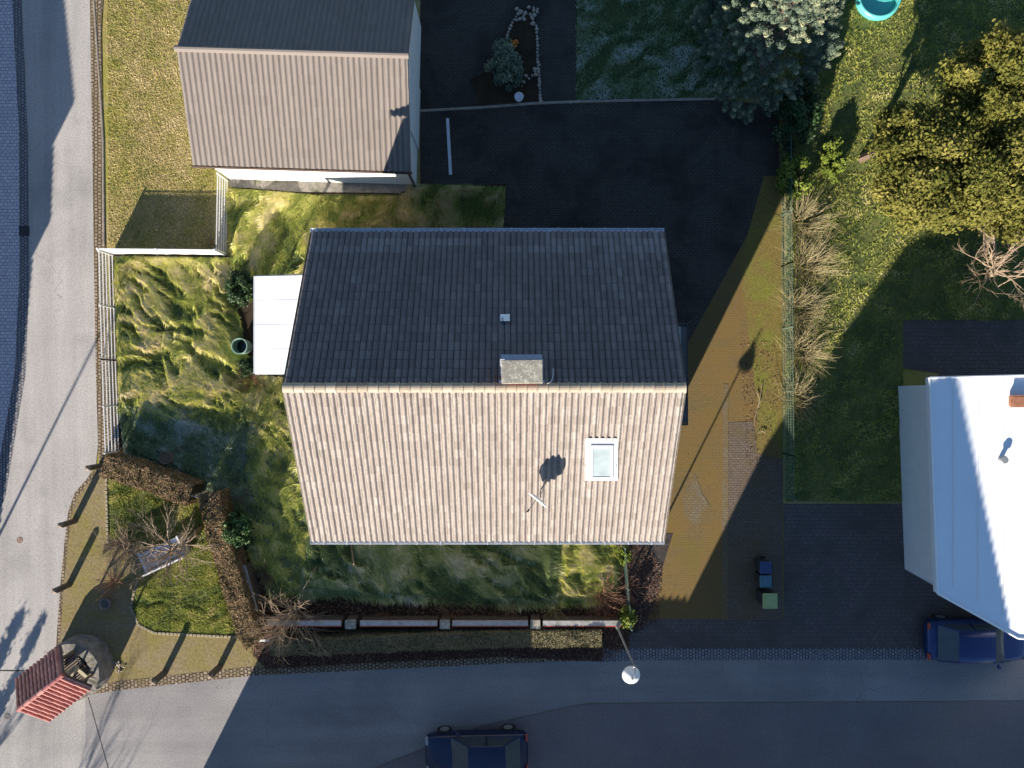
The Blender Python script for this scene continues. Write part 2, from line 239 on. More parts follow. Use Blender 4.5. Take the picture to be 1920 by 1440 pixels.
# ------------------------------------------------------------------ mesh tools
class MB:
    def __init__(s): s.v = []; s.f = []; s.m = []; s.t = []; s.mats = []; s.cur = 0
    def mat(s, m):
        if m not in s.mats: s.mats.append(m)
        s.cur = s.mats.index(m); return s
    def face(s, idx, t=0.5): s.f.append(idx); s.m.append(s.cur); s.t.append(t)
    def poly(s, pts, t=0.5):
        b = len(s.v); s.v += [tuple(p) for p in pts]; s.face(list(range(b, b + len(pts))), t)
    def prism(s, pts, z0, z1, t=0.5):
        """pts = outline in plan (counter-clockwise)"""
        n = len(pts); b = len(s.v)
        s.v += [(x, y, z0) for x, y in pts] + [(x, y, z1) for x, y in pts]
        s.face([b + n - 1 - i for i in range(n)], t); s.face([b + n + i for i in range(n)], t)
        for i in range(n):
            j = (i + 1) % n; s.face([b + i, b + j, b + n + j, b + n + i], t)
    def hexa(s, p, t=0.5):
        """eight corners: bottom four then top four"""
        b = len(s.v); s.v += [tuple(q) for q in p]
        for q in ((3, 2, 1, 0), (4, 5, 6, 7), (0, 1, 5, 4), (1, 2, 6, 5), (2, 3, 7, 6), (3, 0, 4, 7)): s.face([b + i for i in q], t)
    def box(s, c, d, rz=0.0, t=0.5, bev=0.0):
        x, y, z = d[0] / 2, d[1] / 2, d[2] / 2; ca, sa = math.cos(rz), math.sin(rz)
        def P(a, b_, c_): return (c[0] + a * ca - b_ * sa, c[1] + a * sa + b_ * ca, c[2] + c_)
        if bev <= 0:
            s.hexa([P(-x, -y, -z), P(x, -y, -z), P(x, y, -z), P(-x, y, -z), P(-x, -y, z), P(x, -y, z), P(x, y, z), P(-x, y, z)], t)
        else:
            e = bev; b = len(s.v); rings = [(-z, e), (-z + e, 0), (z - e, 0), (z, e)]
            for zz, i in rings:
                for a, b_ in ((-x + i, -y + e), (-x + e, -y + i), (x - e, -y + i), (x - i, -y + e), (x - i, y - e), (x - e, y - i), (-x + e, y - i), (-x + i, y - e)):
                    s.v.append(P(a, b_, zz))
            for k in range(3):
                for i in range(8):
                    j = (i + 1) % 8; s.face([b + k * 8 + i, b + k * 8 + j, b + k * 8 + 8 + j, b + k * 8 + 8 + i], t)
            s.face([b + 7 - i for i in range(8)], t); s.face([b + 24 + i for i in range(8)], t)
    def bar(s, a, b_, r0, r1=None, n=6, t=0.5, cap=True):
        r1 = r0 if r1 is None else r1
        a = Vector(a); b_ = Vector(b_); d = b_ - a
        if d.length < 1e-6: return
        d.normalize(); u = d.orthogonal().normalized(); w_ = d.cross(u); k = len(s.v)
        for p, r in ((a, r0), (b_, r1)):
            for i in range(n):
                q = 2 * math.pi * i / n; s.v.append(tuple(p + u * (r * math.cos(q)) + w_ * (r * math.sin(q))))
        for i in range(n):
            j = (i + 1) % n; s.face([k + i, k + j, k + n + j, k + n + i], t)
        if cap: s.face([k + n - 1 - i for i in range(n)], t); s.face([k + n + i for i in range(n)], t)
    def lathe(s, c, prof, n=24, t=0.5, closed=False):
        b = len(s.v); m = len(prof)
        for r, z in prof:
            for i in range(n):
                a = 2 * math.pi * i / n; s.v.append((c[0] + r * math.cos(a), c[1] + r * math.sin(a), c[2] + z))
        for k in range(m if closed else m - 1):
            l = (k + 1) % m
            for i in range(n):
                j = (i + 1) % n; s.face([b + k * n + i, b + k * n + j, b + l * n + j, b + l * n + i], t)
    def xform(s, mtx, start=0):
        for i in range(start, len(s.v)): s.v[i] = tuple(mtx @ Vector(s.v[i]))
    def build(s, name, m=None, parent=None, smooth=False):
        me = bpy.data.meshes.new(name); me.from_pydata(s.v, [], s.f)
        for x in (s.mats or [m]): me.materials.append(x)
        if s.mats: me.polygons.foreach_set('material_index', s.m)
        at = me.attributes.new('tint', 'FLOAT', 'FACE'); at.data.foreach_set('value', np.array(s.t, dtype=np.float32))
        if smooth: me.polygons.foreach_set('use_smooth', [True] * len(me.polygons))
        me.update()
        o = bpy.data.objects.new(name, me); C.objects.link(o)
        if parent is not None: o.parent = parent; o.matrix_parent_inverse = Matrix.Translation(-Vector(parent.location))
        return o
def np_mesh(name, V, Fq, tint, m, parent=None, smooth=False):
    """fast mesh: V (n,3), Fq (k,c) all faces with c corners"""
    me = bpy.data.meshes.new(name); k, c = Fq.shape
    me.vertices.add(len(V)); me.vertices.foreach_set('co', V.astype(np.float32).ravel())
    me.loops.add(k * c); me.loops.foreach_set('vertex_index', Fq.astype(np.int32).ravel())
    me.polygons.add(k); me.polygons.foreach_set('loop_start', np.arange(0, k * c, c, dtype=np.int32))
    if smooth: me.polygons.foreach_set('use_smooth', np.ones(k, dtype=bool))
    me.materials.append(m); me.update(calc_edges=True); me.validate()
    at = me.attributes.new('tint', 'FLOAT', 'FACE')
    if len(at.data) == k: at.data.foreach_set('value', tint.astype(np.float32))
    o = bpy.data.objects.new(name, me); C.objects.link(o)
    if parent is not None: o.parent = parent; o.matrix_parent_inverse = Matrix.Translation(-Vector(parent.location))
    return o
def tag(o, label, cat, group=None):
    o['label'] = label; o['category'] = cat
    if group: o['group'] = group
    return o
def thing(name, label, cat, loc, group=None):
    o = bpy.data.objects.new(name, None); C.objects.link(o); o.location = loc; o.empty_display_size = 0.3
    return tag(o, label, cat, group)
def copy_tree(o, parent=None, mtx=None):
    c = o.copy(); C.objects.link(c); c.parent = parent; c.matrix_parent_inverse = o.matrix_parent_inverse.copy()
    for ch in list(o.children): copy_tree(ch, c)
    return c
def struct(o, kind='structure'): o['kind'] = kind; return o
ZL = [0.0]
def sheet(name, px, m, z, kind='structure', world=False):
    pts = px if world else GP(px)
    mb = MB(); a = sum(pts[i][0] * pts[(i + 1) % len(pts)][1] - pts[(i + 1) % len(pts)][0] * pts[i][1] for i in range(len(pts)))
    if a < 0: pts = pts[::-1]
    mb.poly([(x, y, z) for x, y in pts]); o = mb.build(name, m); o['kind'] = kind; return o
# noise in numpy
def vnoise(x, y, seed=0):
    r = np.random.default_rng(seed).random((64, 64)); xi = np.floor(x).astype(int); yi = np.floor(y).astype(int)
    fx = x - xi; fy = y - yi; fx = fx * fx * (3 - 2 * fx); fy = fy * fy * (3 - 2 * fy)
    a = r[xi % 64, yi % 64]; b = r[(xi + 1) % 64, yi % 64]; c = r[xi % 64, (yi + 1) % 64]; d = r[(xi + 1) % 64, (yi + 1) % 64]
    return (a * (1 - fx) + b * fx) * (1 - fy) + (c * (1 - fx) + d * fx) * fy
def fbm(x, y, seed=0, o=3):
    v = 0; a = 0.5
    for k in range(o): v = v + a * vnoise(x * 2 ** k, y * 2 ** k, seed + k); a *= 0.5
    return v / (1 - 0.5 ** o)
def inside(x, y, poly):
    r = np.zeros(x.shape, bool); n = len(poly)
    for i in range(n):
        x0, y0 = poly[i]; x1, y1 = poly[(i + 1) % n]
        c = ((y0 > y) != (y1 > y)) & (x < (x1 - x0) * (y - y0) / ((y1 - y0) or 1e-9) + x0); r ^= c
    return r
def edge_dist(x, y, poly):
    d = np.full(x.shape, 1e9); n = len(poly)
    for i in range(n):
        x0, y0 = poly[i]; x1, y1 = poly[(i + 1) % n]; dx, dy = x1 - x0, y1 - y0
        t = np.clip(((x - x0) * dx + (y - y0) * dy) / (dx * dx + dy * dy + 1e-9), 0, 1)
        d = np.minimum(d, np.hypot(x - x0 - t * dx, y - y0 - t * dy))
    return d
def tussock(amp, ang, seed, sx=1.5, sy=0.42):
    ca, sa = math.cos(ang), math.sin(ang)
    def f(x, y):
        wx = (fbm(x * 0.7, y * 0.7, seed + 9) - 0.5) * 1.6; wy = (fbm(x * 0.7 + 31, y * 0.7, seed + 19) - 0.5) * 1.6
        u = ((x + wx) * ca + (y + wy) * sa) / sx; v = (-(x + wx) * sa + (y + wy) * ca) / sy
        n = vnoise(u + 50, v + 50, seed); r = 1 - np.abs(2 * n - 1)
        n2 = vnoise(u * 2.3 + 20, v * 1.9 + 20, seed + 3)
        m = 0.45 + 0.75 * fbm(x * 0.45 + 7, y * 0.45, seed + 4)
        n3 = vnoise(u * .9 + 11, v * .75 + 4, seed + 7); n4 = vnoise(u * 4.1, v * 3.7 + 9, seed + 12)
        q = np.clip((0.62 * n3 + 0.38 * n2 + 0.22 * (r - .5) - 0.30) / 0.34, 0, 1); q = q * q * (3 - 2 * q)
        return amp * m * (0.72 * q + 0.30 * n2 + 0.16 * n4 + 0.12 * r) + 0.02
    return f
def lawn(name, px, hf, cell, m_ground, blades, m_blade, blen, ang, spread, z0=0.0, lift=0.25, width=0.014, seed=0, gname='grass', straw=0.0, world=False, fade=None):
    poly = px if world else GP(px); xs = [p[0] for p in poly]; ys = [p[1] for p in poly]
    x0, x1, y0, y1 = min(xs), max(xs), min(ys), max(ys)
    rg = np.random.default_rng(seed); fpoly = GP(fade) if fade else poly
    def height(x, y):
        e = np.clip(edge_dist(x, y, fpoly) / 0.35, 0, 1); return z0 + (hf(x, y) * e if hf else 0 * x)
    if m_ground is None: pass
    elif hf:
        nx = int((x1 - x0) / cell) + 2; ny = int((y1 - y0) / cell) + 2
        gx, gy = np.meshgrid(np.linspace(x0, x1, nx), np.linspace(y0, y1, ny), indexing='ij')
        gz = height(gx, gy); V = np.stack([gx.ravel(), gy.ravel(), gz.ravel()], 1)
        I = np.arange(nx * ny).reshape(nx, ny)
        Q = np.stack([I[:-1, :-1].ravel(), I[1:, :-1].ravel(), I[1:, 1:].ravel(), I[:-1, 1:].ravel()], 1)
        cx = V[Q, 0].mean(1); cy = V[Q, 1].mean(1); Q = Q[inside(cx, cy, poly)]
        struct(np_mesh(name, V, Q, np.full(len(Q), 0.5), m_ground, smooth=True))
    else: sheet(name, poly, m_ground, z0, world=True)
    if not blades: return
    k = int(blades * 1.0); x = rg.uniform(x0, x1, k * 2); y = rg.uniform(y0, y1, k * 2); ok = inside(x, y, poly); x = x[ok][:k]; y = y[ok][:k]; k = len(x)
    z = height(x, y); a = ang + (fbm(x * 0.8, y * 0.8, seed + 5) - 0.5) * 2.6 + rg.normal(0, spread, k)
    if hf:
        hh = hf(x, y); hq = np.clip((hh - np.percentile(hh, 8)) / (np.percentile(hh, 92) - np.percentile(hh, 8) + 1e-6), 0, 1)
        keep = rg.random(k) < .26 + .95 * hq; x, y, z, a, hq = x[keep], y[keep], z[keep], a[keep], hq[keep]; k = len(x)
    else: hq = np.full(k, .5)
    L = blen * rg.uniform(0.5, 1.3, k); dx, dy = np.cos(a), np.sin(a)
    tx, ty = x + dx * L, y + dy * L
    tz = height(tx, ty) + lift * L * rg.uniform(0.2, 1.2, k)
    wd = width * rg.uniform(0.6, 1.3, k)
    V = np.empty((k, 4, 3)); V[:, 0] = np.stack([x - dy * wd, y + dx * wd, z], 1); V[:, 1] = np.stack([x + dy * wd, y - dx * wd, z], 1)
    mx, my = x + dx * L * 0.55, y + dy * L * 0.55; mz = np.maximum(height(mx, my) + lift * L * 0.5, (z + tz) / 2 + 0.02)
    V[:, 2] = np.stack([mx + dy * wd * 0.7, my - dx * wd * 0.7, mz], 1); V[:, 3] = np.stack([tx, ty, tz], 1)
    tint = np.clip(rg.normal(0.42 + straw, 0.15, k) + (hq - .45) * .55 + (fbm(x * 2.2, y * 2.2, seed + 8) - 0.5) * 0.9, 0, 1)
    Fq = np.arange(k * 4).reshape(k, 4)
    return struct(np_mesh(gname, V.reshape(-1, 3), Fq, tint, m_blade), 'stuff')
def leaves(P, N, size, tint, aspect=0.55, seed=0, jit=0.7):
    """leaf quads at P facing about N"""
    rg = np.random.default_rng(seed); k = len(P); N = N + rg.normal(0, jit, (k, 3)); N /= np.linalg.norm(N, axis=1)[:, None] + 1e-9
    r = rg.normal(0, 1, (k, 3)); U = np.cross(N, r); U /= np.linalg.norm(U, axis=1)[:, None] + 1e-9; W = np.cross(N, U)
    s = (size * rg.uniform(0.6, 1.3, k))[:, None]
    V = np.stack([P - U * s, P - W * s * aspect, P + U * s, P + W * s * aspect], 1)
    return V.reshape(-1, 3), np.arange(k * 4).reshape(k, 4), tint
def crown(name, c, rx, ry, rz, n, size, m, parent, seed=0, clumps=40, clr=0.33, shape='round', gap=0.25, aspect=0.55, top=0.0):
    rg = np.random.default_rng(seed)
    d = rg.normal(0, 1, (clumps, 3)); d /= np.linalg.norm(d, axis=1)[:, None]
    rad = rg.uniform(0.35, 0.95, clumps) ** 0.6
    if shape == 'cone':
        zz = rg.uniform(0, 1, clumps) ** 1.3; aa = rg.uniform(0, 2 * math.pi, clumps); rr = (1 - zz ** 1.15) * rg.uniform(0.45, 1.0, clumps) ** 0.5
        cc = np.stack([rr * np.cos(aa) * rx, rr * np.sin(aa) * ry, (zz * 2 - 1) * rz], 1)
    else: cc = d * rad[:, None] * np.array([rx, ry, rz])
    cr = clr * (0.6 + 0.7 * rg.random(clumps)) * min(rx, ry)
    ct = rg.normal(0.5, 0.16, clumps)
    i = rg.integers(0, clumps, n); dd = rg.normal(0, 1, (n, 3)); dd /= np.linalg.norm(dd, axis=1)[:, None]
    P = cc[i] + dd * (cr[i] * np.abs(rg.normal(0.75, 0.3, n)))[:, None] * np.array([1, 1, 0.8]) + np.array(c)
    Nn = dd + np.array([0, 0, 0.5])
    t = np.clip(ct[i] + rg.normal(0, 0.14, n) + dd[:, 2] * 0.08, 0, 1)
    P[:, 2] = np.maximum(P[:, 2], 0.03)
    V, Fq, t = leaves(P, Nn, size, t, aspect, seed)
    return np_mesh(name, V, Fq, t, m, parent)
def branch(mb, p, d, L, r, depth, spread=0.6, up=0.15, seg=3, kids=(2, 4), shrink=0.68, wig=0.18):
    p = Vector(p); d = Vector(d).normalized(); pts = [(p.copy(), r)]
    for k in range(seg):
        d = (d + Vector((random.gauss(0, wig), random.gauss(0, wig), random.gauss(0, wig) + up * 0.3))).normalized()
        q = p + d * (L / seg); rr = r * (1 - 0.5 * (k + 1) / seg)
        mb.bar(p, q, r * (1 - 0.5 * k / seg), rr, n=5 if r > 0.02 else 3, cap=False); p = q; pts.append((p.copy(), rr))
    if depth <= 0: return
    for _ in range(random.randint(*kids)):
        q, rr = pts[random.randint(1, seg)]
        nd = (d + Vector((random.gauss(0, spread), random.gauss(0, spread), random.gauss(0, spread) + up))).normalized()
        branch(mb, q, nd, L * shrink * random.uniform(0.7, 1.2), rr * 0.7, depth - 1, spread, up, seg, kids, shrink, wig)
    branch(mb, p, d, L * shrink, pts[-1][1] * 0.9, depth - 1, spread, up, seg, kids, shrink, wig)
def bare_shrub(name, label, loc, n, L, r, m, depth=1, tilt=(0.3, 1.1), group=None, seed=1, up=0.1, cat='shrub', spread=0.45, base=0.1):
    random.seed(seed); t = thing(name, label, cat, (loc[0], loc[1], 0), group); mb = MB()
    for i in range(n):
        a = random.uniform(0, 2 * math.pi); e = random.uniform(*tilt)
        d = Vector((math.cos(a) * math.sin(e), math.sin(a) * math.sin(e), math.cos(e)))
        branch(mb, (loc[0] + math.cos(a) * base * random.random(), loc[1] + math.sin(a) * base * random.random(), 0), d, L * random.uniform(0.6, 1.1), r * random.uniform(0.7, 1.2), depth, spread, up, 3, (1, 3), 0.55, 0.16)
    mb.build('stems', m, t)
    return t
def tile_slope(mb, O, U, Vd, N, cols, rows, cw, rl, amp, prof=None, step_=0.022, red=0.0, tm=0.5, ts=0.22, skip=None, rowt=None, gap=(-0.01, 0.0)):
    """tiles: O top-left corner, U across, Vd down the slope, N up from the slope"""
    prof = prof or [(0, 0), (0.10, 0.40), (0.22, 0.80), (0.35, 1), (0.48, 0.93), (0.60, 0.62), (0.71, 0.22), (0.80, 0.0), (1.0, 0.0)]
    n = len(prof)
    for j in range(rows):
        for i in range(cols):
            if skip and skip(i, j): continue
            t = random.gauss(tm, ts) + (rowt(i, j) if rowt else 0); t = min(0.9, max(0, t))
            if red and random.random() < red: t = 1.0
            jz = random.uniform(-0.003, 0.004); jx = random.uniform(-0.004, 0.004); b = len(mb.v)
            for (v, off) in ((j * rl + gap[0], 0.0), ((j + 1) * rl + random.uniform(-0.006, 0.006), step_)):
                for (u, h) in prof:
                    mb.v.append(tuple(O + U * ((i + gap[1] + u * (1 - gap[1])) * cw + jx) + Vd * v + N * (h * amp + off + jz)))
            for (u, h) in prof:
                mb.v.append(tuple(O + U * ((i + u) * cw + jx) + Vd * ((j + 1) * rl) + N * (h * amp - 0.008)))
            for k in range(n - 1):
                mb.face([b + n + k, b + n + k + 1, b + k + 1, b + k], t)
                mb.face([b + 2 * n + k, b + 2 * n + k + 1, b + n + k + 1, b + n + k], t * 0.8)
# ------------------------------------------------------------------ the ground and its coverings
def seam(pts, w=.022):
    q = GP(pts); mb = MB()
    for a, b in zip(q[:-1], q[1:]):
        d = Vector((b[0] - a[0], b[1] - a[1], 0)).normalized(); n = Vector((-d.y, d.x, 0)) * w
        mb.poly([(a[0] - n.x, a[1] - n.y, .0065), (b[0] - n.x, b[1] - n.y, .0065), (b[0] + n.x, b[1] + n.y, .0065), (a[0] + n.x, a[1] + n.y, .0065)])
    struct(mb.build('asphalt_joint', MT['gravel']))
seam([(-120, 1257), (-20, 1257), (48, 1258)]); seam([(163, 1300), (172, 1330), (186, 1380), (206, 1450)], .016)
sheet('ground', [(-120, -120), (120, -120), (120, 120), (-120, 120)], MT['turf_olive'], -0.02, world=True)
sheet('west_road', [(38, -60), (168, -60), (172, 200), (176, 460), (180, 700), (184, 830), (180, 870), (165, 895), (140, 925), (128, 960), (122, 1010), (113, 1100), (104, 1230), (110, 1285), (160, 1300), (160, 1700), (-400, 1700), (-60, 1100), (10, 930), (48, 700), (55, 500), (52, 250)], MT['asphalt'], 0.0)
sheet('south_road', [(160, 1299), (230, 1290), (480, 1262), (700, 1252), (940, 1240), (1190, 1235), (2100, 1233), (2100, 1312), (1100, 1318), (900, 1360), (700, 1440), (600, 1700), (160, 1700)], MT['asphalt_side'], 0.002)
sheet('south_pavement', [(600, 1700), (700, 1441), (900, 1361), (1100, 1319), (2100, 1313), (2100, 1700)], MT['asphalt_dark'], 0.006)
sheet('west_gutter', [(20, -60), (38, -60), (52, 250), (55, 500), (48, 700), (10, 930), (-60, 1100), (-84, 1100), (-12, 925), (28, 700), (37, 500), (36, 250)], MT['cobble_grey'], 0.006)
sheet('west_pavement', [(-700, -60), (20, -60), (36, 250), (37, 500), (28, 700), (-12, 925), (-84, 1100), (-700, 1100)], MT['setts'], 0.012)
sheet('verge_cobbles', [(168, -60), (196, -60), (190, 60), (194, 300), (198, 460), (204, 700), (210, 840), (205, 872), (186, 872), (184, 830), (180, 700), (176, 460), (172, 200)], MT['cobble'], 0.010)
o = MB()
kp = GP([(172, -60), (180, 60), (188, 170), (193, 260), (195, 460)])
for a, b in zip(kp[:-1], kp[1:]): o.bar((a[0], a[1], 0.0), (b[0], b[1], 0.0), 0.045, n=6)
struct(o.build('kerb', MT['kerb']))
sheet('neighbour_lot', [(198, -60), (440, -60), (440, 480), (200, 462)], MT['turf_olive'], 0.004)
# triangle with the well: mossy gravel, two small lawns
sheet('gravel_path', [(205, 868), (186, 872), (165, 895), (140, 925), (128, 960), (122, 1010), (113, 1100), (104, 1230), (110, 1285), (160, 1300), (230, 1290), (480, 1262), (510, 1240), (500, 1190), (400, 900)], MT['path'], 0.006)
sheet('edging_strip', [(104, 1230), (106, 1288), (160, 1303), (230, 1293), (480, 1266), (700, 1256), (940, 1244), (1130, 1238), (1130, 1226), (940, 1230), (700, 1240), (480, 1249), (225, 1277), (170, 1287), (118, 1275)], MT['cobble'], 0.012)
sheet('edging_strip', [(205, 868), (186, 872), (165, 895), (140, 925), (128, 960), (122, 1010), (113, 1100), (104, 1230), (110, 1230), (119, 1100), (128, 1010), (134, 964), (146, 930), (170, 900), (190, 880), (203, 876)], MT['cobble'], 0.012)
# driveway, courtyard
sheet('driveway', [(1000, 196), (1340, 186), (1468, 200), (1468, 1163), (1100, 1163), (1100, 420), (1000, 420)], MT['driveway'], 0.004)
sheet('courtyard', [(788, 207), (1000, 195), (1340, 186), (1460, 200), (1460, 335), (1283, 655), (1200, 700), (930, 700), (945, 430), (950, 345), (788, 345)], MT['court_shaded'], 0.008)  # near-black sheet; east edge follows the house shadow, shade put into colour
sheet('mossy_verge', [(1432, 330), (1466, 330), (1468, 850), (1452, 830), (1418, 860), (1420, 760), (1400, 600), (1385, 500)], MT['verge'], 0.010)
sheet('paving_strip', [(1356, 720), (1366, 720), (1364, 1163), (1352, 1163)], MT['paver_clean'], 0.012)
sheet('paving_patch', [(1366, 792), (1412, 790), (1420, 850), (1468, 862), (1468, 1163), (1364, 1163)], MT['paver_brown'], 0.012)
sheet('paving_patch', [(1303, 888), (1316, 925), (1332, 950), (1318, 975), (1300, 985), (1284, 965), (1280, 935), (1292, 910)], MT['paver_clean'], 0.012)
sheet('entrance_paving', [(1180, 1160), (1800, 1160), (2000, 1165), (2000, 1222), (1150, 1222), (1165, 1190)], MT['paver_grey'], 0.010)
sheet('entrance_cobbles', [(1130, 1216), (2000, 1216), (2000, 1236), (1190, 1238), (1128, 1241)], MT['cobble_grey'], 0.016)
sheet('east_yard', [(1470, 945), (1750, 945), (1760, 700), (1690, 690), (1690, 600), (2000, 600), (2000, 1161), (1470, 1161)], MT['paver_grey'], 0.008)
sheet('gravel_bed', [(1165, 1000), (1262, 1000), (1243, 1060), (1232, 1120), (1205, 1180), (1165, 1195)], MT['gravel'], 0.012)
sheet('north_path', [(1008, -60), (1082, -60), (1080, 188), (1015, 192)], MT['court_shaded'], 0.006)
sheet('north_yard', [(788, -60), (1008, -60), (1015, 192), (788, 205)], MT['court_shaded'], 0.006)
sheet('flower_bed', [(948, 60), (975, 22), (1005, 18), (1012, 190), (900, 196), (880, 150), (940, 120)], MT['soil'], 0.012)
o = MB(); kp = GP([(788, 208), (900, 202), (1000, 194), (1100, 190), (1340, 185)])
for a, b in zip(kp[:-1], kp[1:]): o.bar((a[0], a[1], 0.0), (b[0], b[1], 0.0), 0.06, n=6)
struct(o.build('kerb', MT['kerb']))
o = MB(); a, b = G(845, 222), G(839, 328); o.box(((a[0] + b[0]) / 2, (a[1] + b[1]) / 2, 0.012), (0.13, b[1] - a[1], 0.03), rz=0.055)
struct(o.mat(MT['zinc']).build('drain_channel'))
sheet('garden_soil', [(205, 474), (440, 474), (440, 335), (780, 348), (950, 345), (950, 440), (700, 700), (1190, 700), (1190, 1040), (1172, 1172), (480, 1185), (400, 930), (205, 860)], MT['soil'], 0.000)
sheet('leaf_bed', [(480, 1188), (1180, 1170), (1180, 1215), (1130, 1240), (940, 1232), (700, 1242), (500, 1254), (475, 1230)], MT['mulch'], 0.014)
sheet('concrete_apron', [(430, 336), (780, 347), (750, 362), (560, 360), (430, 350)], MT['stone'], 0.016)
# lawns and long grass (mounded ground sheets with blades of grass on them)
gm = [(212, 478), (440, 480), (500, 600), (560, 700), (600, 760), (600, 1015), (560, 1100), (500, 1120), (470, 1040), (430, 960), (395, 925), (232, 852), (216, 838)]
garden = [(214, 480), (432, 482), (436, 560), (470, 700), (520, 722), (700, 722), (700, 1016), (585, 1016), (572, 1112), (505, 1120), (470, 1040), (430, 960), (395, 925), (232, 852), (222, 770)]
_big = tussock(0.40, R(-35), 3, .82, .26)
def garden_height(x, y):
    k = np.clip((y + 1.9 + .5 * np.sin(x * 1.7)) / .8, 0, 1); k = .34 + .66 * k * k * (3 - 2 * k)
    return _big(x, y) * np.where(x > -11.6, np.minimum(k, .34 + .3 * np.clip((-10.4 - x) / 1.2, 0, 1) + .2), k)
lawn('rough_lawn', garden, garden_height, 0.05, MT['turf_frost'], 0, None, .2, 0, 1)
lawn('rough_lawn', [(214, 480), (432, 482), (436, 560), (480, 720), (474, 790), (420, 806), (350, 776), (300, 786), (222, 768)], garden_height, 0, None, 78000, MT['grass'], 0.24, R(-40), 0.5, seed=1, lift=0.2, z0=0.01, straw=0.14, fade=garden)
lawn('rough_lawn', [(222, 750), (300, 765), (370, 765), (440, 790), (478, 790), (484, 1050), (470, 1040), (430, 960), (395, 925), (232, 852)], garden_height, 0, None, 24000, MT['grass_shade'], 0.2, R(-30), 0.7, seed=2, z0=0.01, straw=0.12, fade=garden)  # strip in the hedge shadow: shade and frost in the blade colour
lawn('side_lawn', [(455, 700), (700, 720), (700, 1016), (590, 1016), (572, 1112), (505, 1120), (466, 1035), (475, 930), (460, 850), (470, 790)], garden_height, 0, None, 44000, MT['grass'], 0.24, R(-70), 0.6, seed=3, z0=0.01, straw=0.05, fade=garden)
lawn('south_lawn', [(575, 1000), (1050, 1000), (1040, 1131), (900, 1132), (700, 1118), (560, 1112)], tussock(0.40, R(-30), 13, 1.1, 0.36), 0.07, MT['turf_dark'], 56000, MT['grass_south'], 0.30, R(-60), 0.45, seed=4, z0=0.01, lift=0.15, straw=-0.02)
lawn('south_lawn', [(1050, 1000), (1166, 1000), (1162, 1090), (1120, 1130), (1040, 1131)], tussock(0.34, R(-40), 14, .9, 0.34), 0.06, MT['turf'], 17000, MT['grass'], 0.26, R(-50), 0.45, seed=14, z0=0.01, lift=0.15, straw=0.06)  # sunlit end of the lawn, painted with brighter turf and blades
lawn('north_lawn', [(432, 352), (560, 362), (600, 366), (580, 560), (480, 560), (436, 540)], tussock(0.30, R(60), 17), 0.08, MT['turf'], 30000, MT['grass'], 0.28, R(-110), 0.5, seed=5, z0=0.01, straw=0.12)
lawn('north_lawn', [(600, 366), (760, 366), (770, 345), (948, 348), (944, 440), (720, 560), (580, 560)], tussock(0.20, R(60), 18), 0.09, MT['turf'], 38000, MT['grass_dry'], 0.28, R(-110), 0.5, seed=15, z0=0.01, straw=0.0)
lawn('well_lawn', [(203, 872), (290, 890), (384, 930), (392, 990), (330, 1060), (205, 1010)], tussock(0.05, 0.3, 21), 0.12, MT['turf'], 16000, MT['grass_short'], 0.09, 0, 2, seed=6, z0=0.01, lift=0.6)
lawn('well_lawn', [(384, 960), (405, 1000), (425, 1080), (446, 1190), (290, 1183), (262, 1170), (246, 1140), (262, 1080), (330, 1060)], tussock(0.06, 0.3, 23), 0.12, MT['turf'], 24000, MT['grass_short'], 0.09, 0, 2, seed=7, z0=0.01, lift=0.6)
lawn('north_east_lawn', [(1082, -60), (1500, -60), (1450, 180), (1340, 184), (1080, 188)], tussock(0.08, 0.6, 25), 0.14, MT['turf_dark'], 34000, MT['grass_shade'], 0.12, 0, 2, seed=8, z0=0.008, lift=0.5)
lawn('east_lawn', [(1474, -60), (2000, -60), (2000, 600), (1692, 600), (1692, 940), (1474, 940)], tussock(0.05, 0.6, 27), 0.25, MT['turf'], 60000, MT['grass_short'], 0.12, 0, 2, seed=9, z0=0.008, lift=0.5, width=0.02)
lawn('neighbour_grass', [(200, -20), (400, -20), (400, 466), (204, 462)], None, 0.2, MT['turf_olive'], 26000, MT['grass_dry'], 0.07, 0, 2, seed=10, z0=0.008, lift=0.5, straw=0.22)

